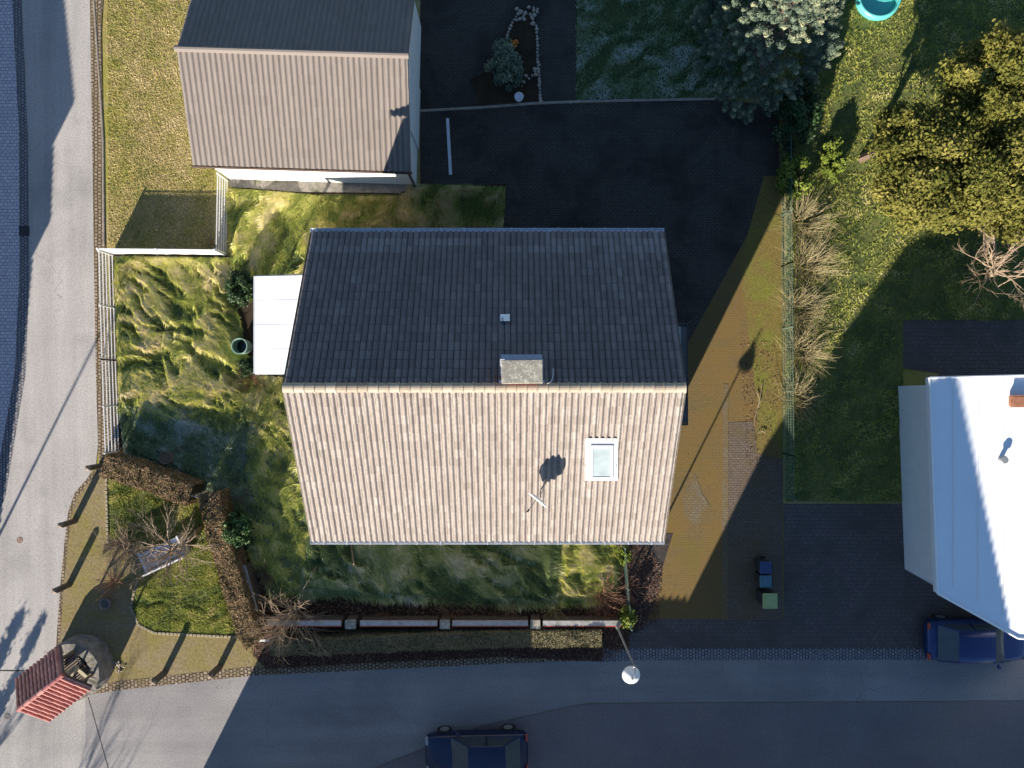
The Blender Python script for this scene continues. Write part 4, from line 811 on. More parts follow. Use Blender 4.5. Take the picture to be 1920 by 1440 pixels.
# ------------------------------------------------------------------ well with its little roof
def well():
    cx, cy = -18.17, -11.88; t = thing('well', 'round stone well under a small red tiled gable roof on timber posts', 'well', (cx, cy, 0))
    g = MB(); n = 64; prof = [(1.27, 0), (1.26, .3), (1.25, .62), (1.24, .93), (1.20, .98), (.82, .98), (.78, .94), (.76, .6), (.76, .05)]
    g.lathe((cx, cy, 0), prof, n); rg = random.Random(3)
    for i in range(len(g.v)):
        x, y, z = g.v[i]; k = 1 + rg.uniform(-.012, .012); g.v[i] = (cx + (x - cx) * k, cy + (y - cy) * k, z + (rg.uniform(-.012, .012) if z > .5 else 0))
    g.build('stone_ring', MT['stone'], t)
    g = MB(); g.lathe((cx, cy, .35), [(0, 0), (.77, 0)], 40); g.build('well_water', MT['water'], t)
    ux = Vector((.788, .616, 0)); uy = Vector((-.616, .788, 0)); c = Vector((cx, cy, 0)) + ux * .0
    def P(a, b, z): v = c + ux * a + uy * b; return Vector((v.x, v.y, z))
    for a in (-.72, .72):
        for b in (-.62, .62):
            g = MB(); g.bar(P(a, b, .9), P(a, b, 2.28), .055, n=4); g.build('post', MT['wood'], t)
    g = MB()
    for b in (-.62, .62): g.bar(P(-1.0, b, 2.26), P(1.0, b, 2.26), .06, n=4)
    for a in (-.72, .72): g.bar(P(a, -.7, 2.2), P(a, .7, 2.2), .055, n=4); g.bar(P(a, 0, 2.2), P(a, 0, 2.78), .045, n=4)
    for a in (-.72, .72):
        for s in (-1, 1): g.bar(P(a, s * .6, 1.75), P(a, s * .2, 2.18), .035, n=4)
    g.build('roof_timber', MT['wood'], t)
    g = MB(); g.bar(P(-.72, 0, 1.45), P(.72, 0, 1.45), .11, n=12)
    for k in range(14): g.bar(P(-.3 + k * .045, 0, 1.45), P(-.28 + k * .045, 0, 1.45), .13, n=12)
    g.bar(P(.72, 0, 1.45), P(.92, 0, 1.45), .02); g.bar(P(.92, 0, 1.45), P(.92, .3, 1.45), .02); g.build('windlass', MT['wood_pale'], t)
    g = MB()
    for k in range(12): g.box(tuple(P(.05 + .0, -.55 + k * .1, 1.0)), (1.3, .05, .03), rz=math.atan2(ux.y, ux.x))
    g.build('cover_grille', MT['wood'], t)
    g = MB(); g.box(tuple(P(.45, -.25, 1.06)), (.62, .13, .05), rz=math.atan2(uy.y, uy.x) + .2); g.box(tuple(P(.25, -.1, 1.09)), (.5, .12, .05), rz=math.atan2(ux.y, ux.x)); g.build('loose_board', MT['wood_pale'], t)
    for sg, nm in ((1, 'north_roof_slope'), (-1, 'south_roof_slope')):
        run, rise = 1.06, .86; Vd = uy * sg * run + Vector((0, 0, -rise)); L = Vd.length; Vd.normalize(); N = (Vector((0, 0, 1)) - Vd * Vd.z).normalized()
        O = P(-1.08, 0, 2.86); q = [O, O + ux * 2.16, O + ux * 2.16 + Vd * L, O + Vd * L]; lo = [v - N * .07 for v in q]; hi = [v - N * .012 for v in q]
        g = MB(); g.hexa((lo[::-1] + hi[::-1]) if sg > 0 else (lo + hi), .2)
        tile_slope(g, O, ux, Vd, N, 12, 4, .18, L / 4, .075, prof=[(0, 0), (.04, .6), (.12, .95), (.25, 1), (.40, .95), (.48, .55), (.52, 0), (.75, -.05), (1, 0)], step_=.02, ts=.2)
        g.build(nm, MT['tile_red'], t)
    g = MB()
    for k in range(7): g.bar(P(-1.1 + k * .315, 0, 2.87), P(-1.1 + (k + 1) * .315 + .02, 0, 2.87), .085, .095, n=10, t=random.random())
    g.build('ridge_tiles', MT['tile_red'], t)
    for a in (-1.09, 1.09):
        g = MB()
        for s in (-1, 1): g.bar(P(a, 0, 2.78), P(a, s * 1.0, 1.96), .04, n=4)
        g.build('barge_board', MT['wood_dark'], t)
well()

# ------------------------------------------------------------------ timber bollards along the gravel corner
bl = ['squared dark timber bollard nearest the end of the white mesh fence', 'squared dark timber bollard at the bend of the kerb, second from the fence', 'squared dark timber bollard on the west kerb nearest the well',
      'squared dark timber bollard on the south edge nearest the well', 'squared dark timber bollard on the south edge nearest the brown hedge']
first = None
for i, (px, py) in enumerate([(190, 873), (140, 977), (130, 1096), (309, 1261), (412, 1250)]):
    x, y = G(px, py)
    if first is None:
        first = thing('bollard', bl[0], 'bollard', (x, y, 0), 'timber bollards round the gravel corner')
        g = MB(); g.box((x, y, .49), (.22, .20, .98), bev=.02); g.build('post', MT['wood_dark'], first)
        g = MB(); b = len(g.v); g.hexa([(x - .115, y - .105, .982), (x + .115, y - .105, .982), (x + .115, y + .105, .982), (x - .115, y + .105, .982), (x - .03, y - .025, 1.045), (x + .03, y - .025, 1.045), (x + .03, y + .025, 1.045), (x - .03, y + .025, 1.045)]); g.build('cap', MT['wood'], first)
    else:
        o = copy_tree(first); o.location = (x, y, 0); o.rotation_euler = (0, 0, random.uniform(-.3, .3)); o['label'] = bl[i]
# white bench below the bare tree
def bench():
    h = .45; A = Vector(G(275, 1070, .5) + (0,)); B = Vector(G(349, 1036, .5) + (0,)); d = (B - A).normalized(); n_ = Vector((-d.y, d.x, 0)); L = (B - A).length
    t = thing('bench', 'white slatted garden bench standing under the bare tree', 'bench', tuple((A + B) / 2)); a0 = math.atan2(d.y, d.x)
    def P(a, b, z): v = A + d * a + n_ * b; return (v.x, v.y, z)
    g = MB(); w_ = .80
    for k in range(4): g.box(P(L * .5, .10 + k * .19, h), (L, .165, .035), rz=a0)
    g.build('seat', MT['bench_paint'], t)
    g = MB(); g.hexa([P(0, -.06, .1), P(L, -.06, .1), P(L, -.02, .1), P(0, -.02, .1), P(0, -.16, .98), P(L, -.16, .98), P(L, -.10, .98), P(0, -.10, .98)])
    g.build('backrest', MT['bench_paint'], t)
    for a in (.03, L - .03):
        g = MB(); g.hexa([P(a - .03, -.02, 0), P(a + .03, -.02, 0), P(a + .03, w_, 0), P(a - .03, w_, 0), P(a - .03, -.1, .66), P(a + .03, -.1, .66), P(a + .03, w_, .62), P(a - .03, w_, .62)]); g.build('armrest', MT['bench_paint'], t)
    for a in (L * .33, L * .66):
        g = MB(); g.box(P(a, .45, .2), (.05, .8, .4), rz=a0); g.build('leg', MT['grey_metal'], t)
bench()
# street lamp
def lamp():
    x, y = 4.35, -10.04; t = thing('street_lamp', 'street lamp with a round white shade on a slim pole at the garden wall corner', 'street lamp', (x, y, 0))
    g = MB(); g.bar((x, y, 0), (x, y, 5.05), .05, .03, n=10); g.bar((x, y, 0), (x, y, .9), .075, n=12); g.build('pole', MT['grey_metal'], t)
    hx, hy = 4.27, -10.43; g = MB(); prev = None
    for k in range(11):
        q = k / 10; a = math.pi * q; p = Vector((x + (hx - x) * (1 - math.cos(a)) / 2, y + (hy - y) * (1 - math.cos(a)) / 2, 5.05 + .28 * math.sin(a)))
        if prev: g.bar(prev, p, .02, n=6)
        prev = p
    g.lathe((x, y, 5.0), [(0, .09), (.05, .06), (.06, 0), (.05, -.06)], 12); g.build('arm', MT['grey_metal'], t)
    g = MB(); g.lathe((hx, hy, 4.80), [(.05, .33), (.09, .30), (.15, .25), (.23, .16), (.30, .05), (.325, 0), (.31, -.02), (.25, .03), (.1, .08)], 32); g.build('shade', MT['white'], t, smooth=True)
    g = MB(); g.lathe((hx, hy, 4.72), [(0, -.06), (.08, -.03), (.1, .05), (.06, .12)], 16); g.build('bulb', MT['glass'], t)
lamp()
# wheelie bins
def bin_(x, y, m, label, s=1.0, first=None):
    t = thing('wheelie_bin', label, 'bin', (x, y, 0), 'wheelie bins beside the driveway'); g = MB(); a, b, h = .26 * s, .29 * s, .98 * s
    g.hexa([(x - a * .8, y - b * .75, .06), (x + a * .8, y - b * .75, .06), (x + a * .8, y + b * .75, .06), (x - a * .8, y + b * .75, .06), (x - a, y - b * .9, h), (x + a, y - b * .9, h), (x + a, y + b * .9, h), (x - a, y + b * .9, h)])
    g.build('body', MT['bin_body'], t)
    g = MB(); g.box((x, y, h + .03), (a * 2.12, b * 1.95, .07), bev=.025); g.box((x, y, h + .075), (a * 1.5, b * 1.35, .03), bev=.01); l = g.build('lid', m, t)
    g = MB(); g.bar((x + a + .05, y - b * .7, h - .02), (x + a + .05, y + b * .7, h - .02), .016); g.build('handle', MT['bin_body'], l)
    for s_ in (-1, 1): g = MB(); g.bar((x + a * .7, y + s_ * b * .85, .1), (x + a * .7, y + s_ * b * 1.0, .1), .1, n=14); g.build('wheel', MT['rubber'], t)
bin_(*G(1438, 1066, 1.05), MT['bin_blue'], 'wheelie bin with a dark blue lid, farthest from the street', .9)
bin_(*G(1438, 1092, 1.05), MT['bin_teal'], 'wheelie bin with a teal lid, between the blue and the yellow one', .9)
bin_(*G(1443, 1126, 1.05), MT['bin_yellow'], 'wheelie bin with a pale yellow green lid, nearest the street', 1.1)
# cars
def car(label, x, y, rz, m, L=4.3, W=1.76):
    t = thing('parked_car', label, 'car', (0, 0, 0)); 
    sec = [(-.5, .80, .32, .62), (-.47, .90, .22, .78), (-.36, .98, .2, .88), (-.15, 1.0, .2, .90), (.15, 1.0, .2, .92), (.34, .99, .2, .93), (.46, .94, .22, .84), (.5, .84, .35, .66)]
    def ring(u, wf, z0, z1):
        w_ = W / 2 * wf; X = u * L
        return [(X, -w_ * .85, z0), (X, -w_, z0 + .15), (X, -w_, (z0 + z1) / 2 + .05), (X, -w_ * .93, z1 - .05), (X, -w_ * .6, z1), (X, 0, z1 + .03), (X, w_ * .6, z1), (X, w_ * .93, z1 - .05), (X, w_, (z0 + z1) / 2 + .05), (X, w_, z0 + .15), (X, w_ * .85, z0)]
    g = MB(); n = 11
    for s in sec: g.v += ring(*s)
    for k in range(len(sec) - 1):
        for i in range(n): j = (i + 1) % n; g.face([k * n + i, (k + 1) * n + i, (k + 1) * n + j, k * n + j])
    g.face(list(range(n))); g.face([(len(sec) - 1) * n + n - 1 - i for i in range(n)])
    def ss(o, lv=2):
        m_ = o.modifiers.new('smooth', 'SUBSURF'); m_.levels = lv; m_.render_levels = lv; o.data.polygons.foreach_set('use_smooth', [True] * len(o.data.polygons)); return o
    ss(g.build('body', m, t)); g = MB()
    zr = 1.42; x0, x1, x2, x3 = -.24 * L, -.06 * L, .27 * L, .42 * L; wb, wt = W * .46, W * .36
    P = [(x0, -wb, .88), (x0, wb, .88), (x1, -wt, zr - .02), (x1, wt, zr - .02), (x2, -wt, zr), (x2, wt, zr), (x3, -wb * .92, .92), (x3, wb * .92, .92)]
    for k in range(7):
        u = k / 6; xx = x1 - .04 + (x2 - x1 + .1) * u; zz = zr + .05 * math.sin(math.pi * u)
        g.v += [(xx, -wt - .03, zz - .07), (xx, -wt, zz - .01), (xx, -wt * .5, zz + .025), (xx, 0, zz + .035), (xx, wt * .5, zz + .025), (xx, wt, zz - .01), (xx, wt + .03, zz - .07)]
    for k in range(6):
        for i in range(6): g.face([k * 7 + i, k * 7 + 7 + i, k * 7 + 8 + i, k * 7 + 1 + i])
    g.build('roof', m, t, smooth=True)
    g = MB()
    for s_ in (-1, 1):
        for a_, b_ in (((x0, s_ * wb, .88), (x1, s_ * wt, zr)), ((x3, s_ * wb * .92, .92), (x2, s_ * wt, zr)), (((x1 + x2) / 2, s_ * wb, .9), ((x1 + x2) / 2, s_ * wt, zr))):
            g = MB(); g.bar(a_, b_, .034, n=6); g.build('window_pillar', m, t)
    def q(name, idx): g = MB(); g.poly([P[i] for i in idx]); g.build(name, MT['glass_dark'], t)
    q('windscreen', (0, 2, 3, 1)); q('rear_window', (4, 6, 7, 5)); q('side_window', (0, 6, 4, 2)); q('side_window', (1, 3, 5, 7))
    for u in (-.31, .31):
        for s in (-1, 1):
            g = MB(); g.bar((u * L, s * (W / 2 - .2), .31), (u * L, s * (W / 2 + .01), .31), .31, n=20); wl = g.build('wheel', MT['rubber'], t)
            g = MB(); g.bar((u * L, s * (W / 2 + .0), .31), (u * L, s * (W / 2 + .02), .31), .19, n=12); g.build('rim', MT['grey_metal'], wl)
    for s in (-1, 1):
        g = MB(); g.box((-.475 * L, s * W * .34, .70), (.12, .34, .14), bev=.03); g.build('headlight', MT['glass'], t)
        g = MB(); g.box((.485 * L, s * W * .36, .76), (.08, .26, .16), bev=.02); g.build('tail_light', MT['red_paint'], t)
        g = MB(); g.box((-.17 * L, s * (W / 2 + .08), 1.0), (.12, .18, .12), bev=.03); g.build('wing_mirror', m, t)
    t.location = (x, y, 0); t.rotation_euler = (0, 0, rz)
x, y = G(893, 1418, .9); car('dark blue car parked across the street, cut off by the lower picture edge', x, y, .03, MT['car_navy'])
x, y = G(1838, 1205, .9); car('blue car standing at the street beside the white roofed building', x, y, R(180), MT['car_blue'], 4.2)

# ------------------------------------------------------------------ trees and shrubs
def conifer():
    x, y = 10.2, 14.0; t = thing('conifer', 'tall blue green conifer with only its upper crown in the sun', 'tree', (x, y, 0))
    g = MB(); g.bar((x, y, 0), (x, y, 5.6), .2, .05, n=10); random.seed(5)
    def rad(z): return 2.85 - .25 * abs(z - 1.1) if z < 1.3 else max(.15, 2.8 * (1 - ((z - 1.3) / 4.9) ** 1.12))
    for k in range(60):
        z = random.uniform(.4, 5.4); a = random.uniform(0, 6.28); r = rad(z) * .8; g.bar((x, y, z), (x + math.cos(a) * r, y + math.sin(a) * r, z + .2), .035, .01, n=4)
    g.build('trunk', MT['bark_dark'], t)
    rg = np.random.default_rng(51); nc = 620; z = .35 + 5.5 * rg.random(nc) ** 1.3; a = rg.uniform(0, 6.283, nc)
    lob = 1 + .07 * np.sin(a * 3 + 1) + .05 * np.sin(a * 7 + z * 2)
    rr = np.array([rad(q) for q in z]) * lob * rg.uniform(.80, 1.0, nc)
    cc = np.stack([rr * np.cos(a), rr * np.sin(a), z], 1); ct = rg.normal(.45, .16, nc); n = 120000; i = rg.integers(0, nc, n)
    out = np.stack([np.cos(a), np.sin(a), rg.uniform(.3, 1.1, nc)], 1); d = rg.normal(0, 1, (n, 3)); d /= np.linalg.norm(d, axis=1)[:, None]
    s_ = rg.uniform(0, 1, n) ** .8; P = cc[i] + d * (.20 * (1 - .75 * s_))[:, None] + out[i] * (s_ * .32)[:, None] + np.array([x, y, 0])
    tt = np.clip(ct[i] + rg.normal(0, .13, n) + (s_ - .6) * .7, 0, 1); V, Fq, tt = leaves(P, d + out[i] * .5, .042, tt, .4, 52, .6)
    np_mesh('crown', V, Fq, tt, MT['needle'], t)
conifer()
def evergreen(name, label, px, py, h, rx, ry, rz, n, size, m, seed, cat='shrub', clumps=40, clr=.33, group=None, zc=None):
    zc = h - rz if zc is None else zc; x, y = G(px, py, zc); t = thing(name, label, cat, (x, y, 0), group); g = MB()
    random.seed(seed)
    for k in range(7):
        a = random.uniform(0, 6.28); r = random.uniform(.2, .7); g.bar((x, y, 0), (x + math.cos(a) * rx * r, y + math.sin(a) * ry * r, zc + rz * .3), .03 + .015 * h, .01, n=5)
    g.build('trunk', MT['bark_dark'], t); crown('crown', (x, y, zc), rx, ry, rz, n, size, m, t, seed, clumps, clr); return t
evergreen('round_evergreen', 'round dark evergreen bush standing by the white veranda roof', 452, 540, 1.5, .52, .62, .7, 9000, .05, MT['leaf_dark'], 61, clr=.42)
evergreen('small_evergreen', 'small dark evergreen bush just below the rain barrel', 468, 688, 1.0, .42, .36, .5, 4500, .045, MT['leaf_dark'], 62)
evergreen('rhododendron', 'loose green leafy bush between the brown hedge and the house', 447, 992, 1.5, .66, .78, .6, 7000, .06, MT['leaf_rhodo'], 63, clumps=46, clr=.26)
evergreen('bed_shrub', 'blue green shrub in the shaded flower bed edged with stones', 946, 122, 1.3, .72, 1.0, .6, 9000, .055, MT['needle'], 64, clr=.3)
evergreen('corner_shrub', 'small leafy shrub at the end of the garden wall by the lamp pole', 1176, 1158, 1.0, .36, .45, .45, 2800, .05, MT['leaf_lime'], 65)
evergreen('ivy_clump', 'green tuft growing on the wire fence near the roof corner', 1170, 1040, .8, .30, .42, .35, 2400, .045, MT['leaf_lime'], 66)
evergreen('lime_bush', 'lime green bush behind the green wire fence in the north east', 1490, 330, 1.3, .65, .85, .6, 5200, .07, MT['leaf_lime'], 67)
evergreen('dark_hedge_bush', 'dark evergreen bush under the south east side of the conifer', 1495, 215, 1.8, .8, 1.5, .8, 9000, .07, MT['leaf_dark'], 68)
evergreen('lime_bush', 'light green bush by the east fence south of the conifer shadow', 1560, 300, 1.0, .5, .9, .45, 3500, .07, MT['leaf_lime'], 69)
def big_tree(name, label, px, py, zc, rx, ry, rz, n, seed, m='leaf_olive', size=.075, clumps=60):
    x, y = G(px, py, zc); t = thing(name, label, 'tree', (x, y, 0)); g = MB(); random.seed(seed)
    branch(g, (x, y, 0), (0, 0, 1), zc * .55, .2, 2, .55, .25, 4, (2, 3), .6, .06); g.build('trunk', MT['bark_dark'], t)
    crown('crown', (x, y, zc), rx, ry, rz, int(n * 2.2), size, MT[m], t, seed, int(clumps * 1.6), .24); return t
big_tree('leafy_tree', 'broad olive green tree, largest in the east garden', 1790, 320, 3.6, 3.1, 2.3, 1.6, 26000, 71)
big_tree('leafy_tree', 'smaller olive tree touching the top right corner of the east garden', 1880, 150, 4.2, 2.0, 1.8, 1.5, 15000, 72)
big_tree('leafy_tree', 'low olive tree at the right picture edge below the broad one', 1915, 390, 3.0, 1.8, 1.5, 1.2, 11000, 73)
big_tree('leafy_tree', 'narrow olive tree left of the broad one in the east garden', 1690, 250, 3.2, 1.0, 1.1, 1.3, 7000, 74)
def bare_tree(name, label, base, top, h1, r, depth, L, m, seed, spread=.6, group=None, kids=(2, 4), nb=9):
    """base, top: plan positions of the foot and of the fork; h1 height of the fork"""
    random.seed(seed); t = thing(name, label, 'tree', (base[0], base[1], 0), group); g = MB()
    B = Vector((base[0], base[1], 0)); T = Vector((top[0], top[1], h1)); M_ = (B + T) / 2 + Vector((.06, -.05, .1)); g.bar(B, M_, r, r * .85, n=9); g.bar(M_, T, r * .85, r * .6, n=9); g.build('trunk', m, t)
    g = MB()
    for k in range(nb):
        a = k * 6.3 / nb + random.uniform(-.3, .3); d = Vector((math.cos(a), math.sin(a), random.uniform(.15, .8))); q = M_.lerp(T, random.uniform(.2, 1)); branch(g, q, d, L * random.uniform(.8, 1.2), r * .34, depth, spread, .1, 3, kids, .62, .15)
    branch(g, T, (T - B).normalized(), L, r * .5, depth, spread, .15, 3, kids, .65, .12)
    g.build('crown', MT['twig'] if m == MT['bark'] else m, t); return t
bare_tree('bare_tree', 'bare crooked little tree spreading over the white bench', G(378, 988), G(318, 1036, 2.3), 2.4, .085, 3, 1.05, MT['bark'], 83, spread=.45, kids=(2, 4), nb=22)
bare_tree('bare_tree', 'bare grey brown tree in the shaded east garden', G(1850, 520), G(1868, 500, 3), 2.8, .12, 3, 1.2, MT['bark'], 84)
bare_shrub('bare_shrub', 'large bare pale stemmed shrub at the west end of the garden wall', G(556, 1146), 60, 1.75, .018, MT['twig_pale'], 2, (.05, .75), seed=91, spread=.38)
bare_shrub('bare_shrub', 'bare reddish shrub at the corner of the veranda roof', G(475, 716), 44, .75, .010, MT['twig_red'], 1, (.3, 1.3), seed=92)
bare_shrub('bare_shrub', 'dead bramble like shrub inside the bend of the brown hedge', G(452, 925), 26, .8, .012, MT['bark_dark'], 1, (.3, 1.2), seed=93)
bare_shrub('bare_shrub', 'twiggy shrub in the dark gap east of the low wall', G(500, 1075), 40, .9, .010, MT['bark_dark'], 1, (.3, 1.25), seed=94)
bare_shrub('bare_shrub', 'spreading bush of bare twigs next to the bench and the gravel', G(240, 1025), 90, 1.0, .011, MT['twig'], 2, (.4, 1.25), seed=95)
bare_shrub('bare_shrub', 'low purple brown twiggy bush at the lawn corner north of the well', G(215, 1090), 50, .75, .008, MT['twig_red'], 1, (.5, 1.4), seed=96)
rl = ['at the foot of the garden wall right of its first pier', 'in front of the second pier of the garden wall', 'left of the third pier of the garden wall', 'right of the third pier of the garden wall', 'beside the wire fence, biggest of the rose bushes', 'on the gravel side of the wire fence', 'near the corner of the garden wall by the lamp']
for i, (px, py, n, L) in enumerate([(720, 1150, 34, .55), (845, 1148, 46, .6), (960, 1142, 46, .65), (1035, 1142, 60, .62), (1130, 1110, 110, .85), (1180, 1100, 50, .6), (1140, 1145, 70, .6)]):
    bare_shrub('rose_bush', 'leafless rose bush ' + rl[i], G(px, py), n, L, .009, MT['twig_red'] if i != 3 else MT['twig_straw'], 1, (.2, 1.3), 'leafless rose bushes along the garden wall', seed=100 + i, cat='rose bush')
dl = ['northernmost', 'second from the north', 'third from the north', 'fourth from the north', 'southernmost']
for i, (px, py, s) in enumerate([(1500, 420, 1.1), (1510, 500, 1.2), (1495, 580, 1.1), (1500, 660, 1.0), (1492, 745, .9)]):
    bare_shrub('dry_bush', 'pale dry twiggy bush on the east fence line, ' + dl[i] + ' of the five', G(px, py), 170, .95 * s, .011, MT['twig_straw'], 1, (.2, 1.35), 'pale dry bushes along the east fence', seed=120 + i, cat='bush', base=.4)
bare_shrub('bare_shrub', 'thin twiggy shrub beside the end of the white mesh fence north of the board fence', G(398, 458), 22, .7, .007, MT['twig_red'], 1, (.3, 1.2), seed=131)
bare_shrub('bare_shrub', 'brown brushwood at the southern tip of the white mesh fence', G(222, 845), 50, .45, .008, MT['bark_dark'], 1, (.3, 1.3), seed=132)
for i, (px, py, L) in enumerate([(248, 500, .9), (246, 575, .8), (246, 680, .7), (240, 735, .9)]):
    bare_shrub('sapling', ['thin upright sapling just south of the white board fence', 'thin sapling beside the second panel of the long mesh fence', 'thin sapling beside the third panel of the long mesh fence', 'thin sapling at the frosty patch by the mesh fence'][i], G(px, py), 3, L, .012, MT['bark_dark'], 0, (.02, .2), 'saplings along the mesh fence', seed=140 + i, cat='sapling', base=.03)

# ------------------------------------------------------------------ small things
def small():
    x, y = G(449, 649, .85); t = thing('rain_barrel', 'open pale green rain barrel beside the veranda', 'rain barrel', (x, y, 0)); g = MB()
    g.lathe((x, y, 0), [(.25, 0), (.30, .25), (.32, .5), (.31, .84), (.335, .86), (.335, .89), (.30, .89), (.29, .3)], 32); g.build('barrel', MT['barrel'], t, smooth=False)
    g = MB(); g.lathe((x, y, .32), [(0, 0), (.3, 0)], 24); g.build('rainwater', MT['water'], t)
    x, y = G(315, 858); t = thing('tree_stump', 'sawn tree stump with a mossy rim in the frosty garden corner', 'stump', (x, y, 0)); g = MB()
    g.lathe((x, y, 0), [(.34, 0), (.29, .12), (.27, .28), (.25, .29), (.22, .25), (0, .25)], 18); g.build('stump', MT['wood'], t)
    x, y = G(201, 1130); t = thing('stone_trough', 'small dark round trough in the shadow of the well', 'trough', (x, y, 0)); g = MB(); g.lathe((x, y, 0), [(.2, 0), (.24, .22), (.2, .24), (.16, .1), (0, .08)], 18); g.build('trough', MT['stone'], t)
    x, y = G(973, 181, .3); t = thing('plant_pot', 'round pot with a pale rim in the shaded flower bed', 'plant pot', (x, y, 0)); g = MB(); g.lathe((x, y, 0), [(.13, 0), (.18, .28), (.195, .30), (.18, .31), (.16, .22), (0, .22)], 24); g.build('pot', MT['white'], t)
    x, y = G(453, 436, 0)
    for i, (px, py) in enumerate(((37, 1013), (14, 1343))):
        x, y = G(px, py); g = MB(); g.lathe((x, y, 0.001), [(.13, 0), (.13, .008), (.10, .012), (.09, .006), (0, .008)], 20)
        tag(g.build('valve_cover', MT['rust' if i == 0 else 'stone']), ('small rusty round valve cover in the sunny street' if i == 0 else 'small round grey valve cover in the street left of the well roof'), 'cover')
    x, y = G(46, 433); g = MB(); g.box((x, y, .02), (.42, .42, .03)); [g.box((x - .16 + k * .053, y, .037), (.022, .34, .012)) for k in range(7)]
    tag(g.build('drain_grate', MT['dark_metal']), 'square iron drain grate in the cobbled gutter', 'drain grate')
    x, y = G(1480, 905, 1.0); 
    # wooden clothes pole leaning out below the roof
    a = G(660, 1055, .4); g = MB(); b = Vector(G(663, 1058, 1.9) + (1.9,)); c = Vector(G(657, 1010, .0) + (0,)); g.bar(c, b, .045, .04, n=6); tag(g.build('wooden_post', MT['wood']), 'grey wooden post standing in the long grass just south of the pale roof', 'post')
    # dead branches
    for i, pts in enumerate([[(1428, 720), (1424, 745), (1418, 770), (1412, 795)], [(1418, 735), (1424, 752), (1420, 765)], [(1420, 812), (1428, 808), (1434, 812)], [(333, 828), (340, 840), (352, 850)]]):
        g = MB(); q = [Vector(G(*p) + (.07 + .03 * (k % 2) + (.15 if i == 3 else 0),)) for k, p in enumerate(pts)]
        for a, b in zip(q[:-1], q[1:]): g.bar(a, b, .018, .012, n=5); g.bar(b, b + Vector((random.uniform(-.25, .25), random.uniform(-.2, .25), .02)), .009, .004, n=4)
        tag(g.build('fallen_branch', MT['twig']), ['longest fallen branch on the mossy verge of the driveway', 'forked fallen branch next to the longest one on the verge', 'short fallen branch near the dark corner of the driveway', 'pale curved branch lying in the frosty garden grass'][i], 'branch')
    # trampoline / paddling pool at the upper edge
    x, y = G(1650, -8, .4); t = thing('paddling_pool', 'turquoise round paddling pool cut by the upper picture edge', 'paddling pool', (x, y, 0)); g = MB()
    g.lathe((x, y, 0), [(.85, 0), (.95, .2), (.9, .42), (.82, .42), (.78, .25), (.76, .08)], 36); g.build('rim', MT['turquoise'], t, smooth=True); g = MB(); g.lathe((x, y, .12), [(0, 0), (.78, 0)], 30); g.build('pool_floor', MT['turquoise'], t)
    # orange flowers
    x, y = G(965, 84); t = thing('orange_flowers', 'clump of orange flowers in the shaded flower bed', 'flowers', (x, y, 0)); g = MB()
    for k in range(14):
        a = random.uniform(0, 6.28); r = random.uniform(0, .17); g.lathe((x + math.cos(a) * r, y + math.sin(a) * r, .14 + random.uniform(0, .05)), [(0, .03), (.03, .02), (.045, 0)], 7)
    g.build('petals', MT['flower'], t)
    g = MB(); [g.bar((x, y, .02), (x + random.uniform(-.15, .15), y + random.uniform(-.15, .15), .15), .006, n=4) for k in range(14)]; g.build('stalks', MT['leaf_lime'], t)
small()
def stone_mesh(seed, r):
    rg = random.Random(seed); me = bpy.data.meshes.new('stone'); import bmesh
    bm = bmesh.new(); bmesh.ops.create_icosphere(bm, subdivisions=2, radius=r)
    for v in bm.verts: v.co = Vector((v.co.x * rg.uniform(.95, 1.05), v.co.y * 1.0, v.co.z * .7)) * rg.uniform(.94, 1.07)
    bm.to_mesh(me); bm.free(); me.materials.append(MT['pebble']); return me
sm = [stone_mesh(k, .085) for k in range(5)]
def stone(x, y, s, label, group, m=None):
    o = bpy.data.objects.new('stone', random.choice(sm)); C.objects.link(o); o.location = (x, y, .03 + .04 * s); o.scale = (s, s * random.uniform(.8, 1.1), s * random.uniform(.8, 1.1)); o.rotation_euler = (0, 0, random.uniform(0, 6)); tag(o, label, 'stone', group)
def along(pts, n):
    q = [Vector(p) for p in GP(pts)]; seg = [(b - a).length for a, b in zip(q[:-1], q[1:])]; tot = sum(seg); out = []
    for k in range(n):
        d = tot * k / (n - 1)
        for a, b, s in zip(q[:-1], q[1:], seg):
            if d <= s + 1e-6: out.append(a.lerp(b, d / s)); break
            d -= s
    return out
for p in along([(1006, 50), (1008, 110), (1012, 170), (1013, 192)], 24): stone(p.x + random.uniform(-.02, .02), p.y, random.uniform(.55, 1.05), 'rounded stone in the straight row along the path side of the flower bed', 'stones in the straight row of the bed edging')
for p in along([(948, 80), (953, 62), (960, 45), (968, 32), (975, 22)], 11): stone(p.x, p.y, random.uniform(.6, .95), 'rounded stone in the curved row on the far side of the flower bed', 'stones in the curved row of the bed edging')
for k in range(26):
    x, y = G(random.uniform(968, 1008), random.uniform(15, 48)); stone(x, y, random.uniform(.6, 1.15), 'rounded stone in the heap at the upper tip of the flower bed', 'stones heaped at the tip of the bed')
for k in range(14):
    u = random.random(); x, y = G(978 + 34 * u + random.uniform(-4, 4), 152 - 24 * u + random.uniform(-7, 7)); stone(x, y, random.uniform(.6, .95), 'reddish stone in the cluster across the lower part of the flower bed', 'stones clustered across the bed')
for k in range(34):
    a = random.uniform(0, 6.28); r = random.random() ** .5; x, y = G(221 + 13 * r * math.cos(a), 1250 + 11 * r * math.sin(a)); stone(x, y, random.uniform(.3, .55), 'small pebble in the round patch at the foot of the well', 'pebbles in the round patch by the well')
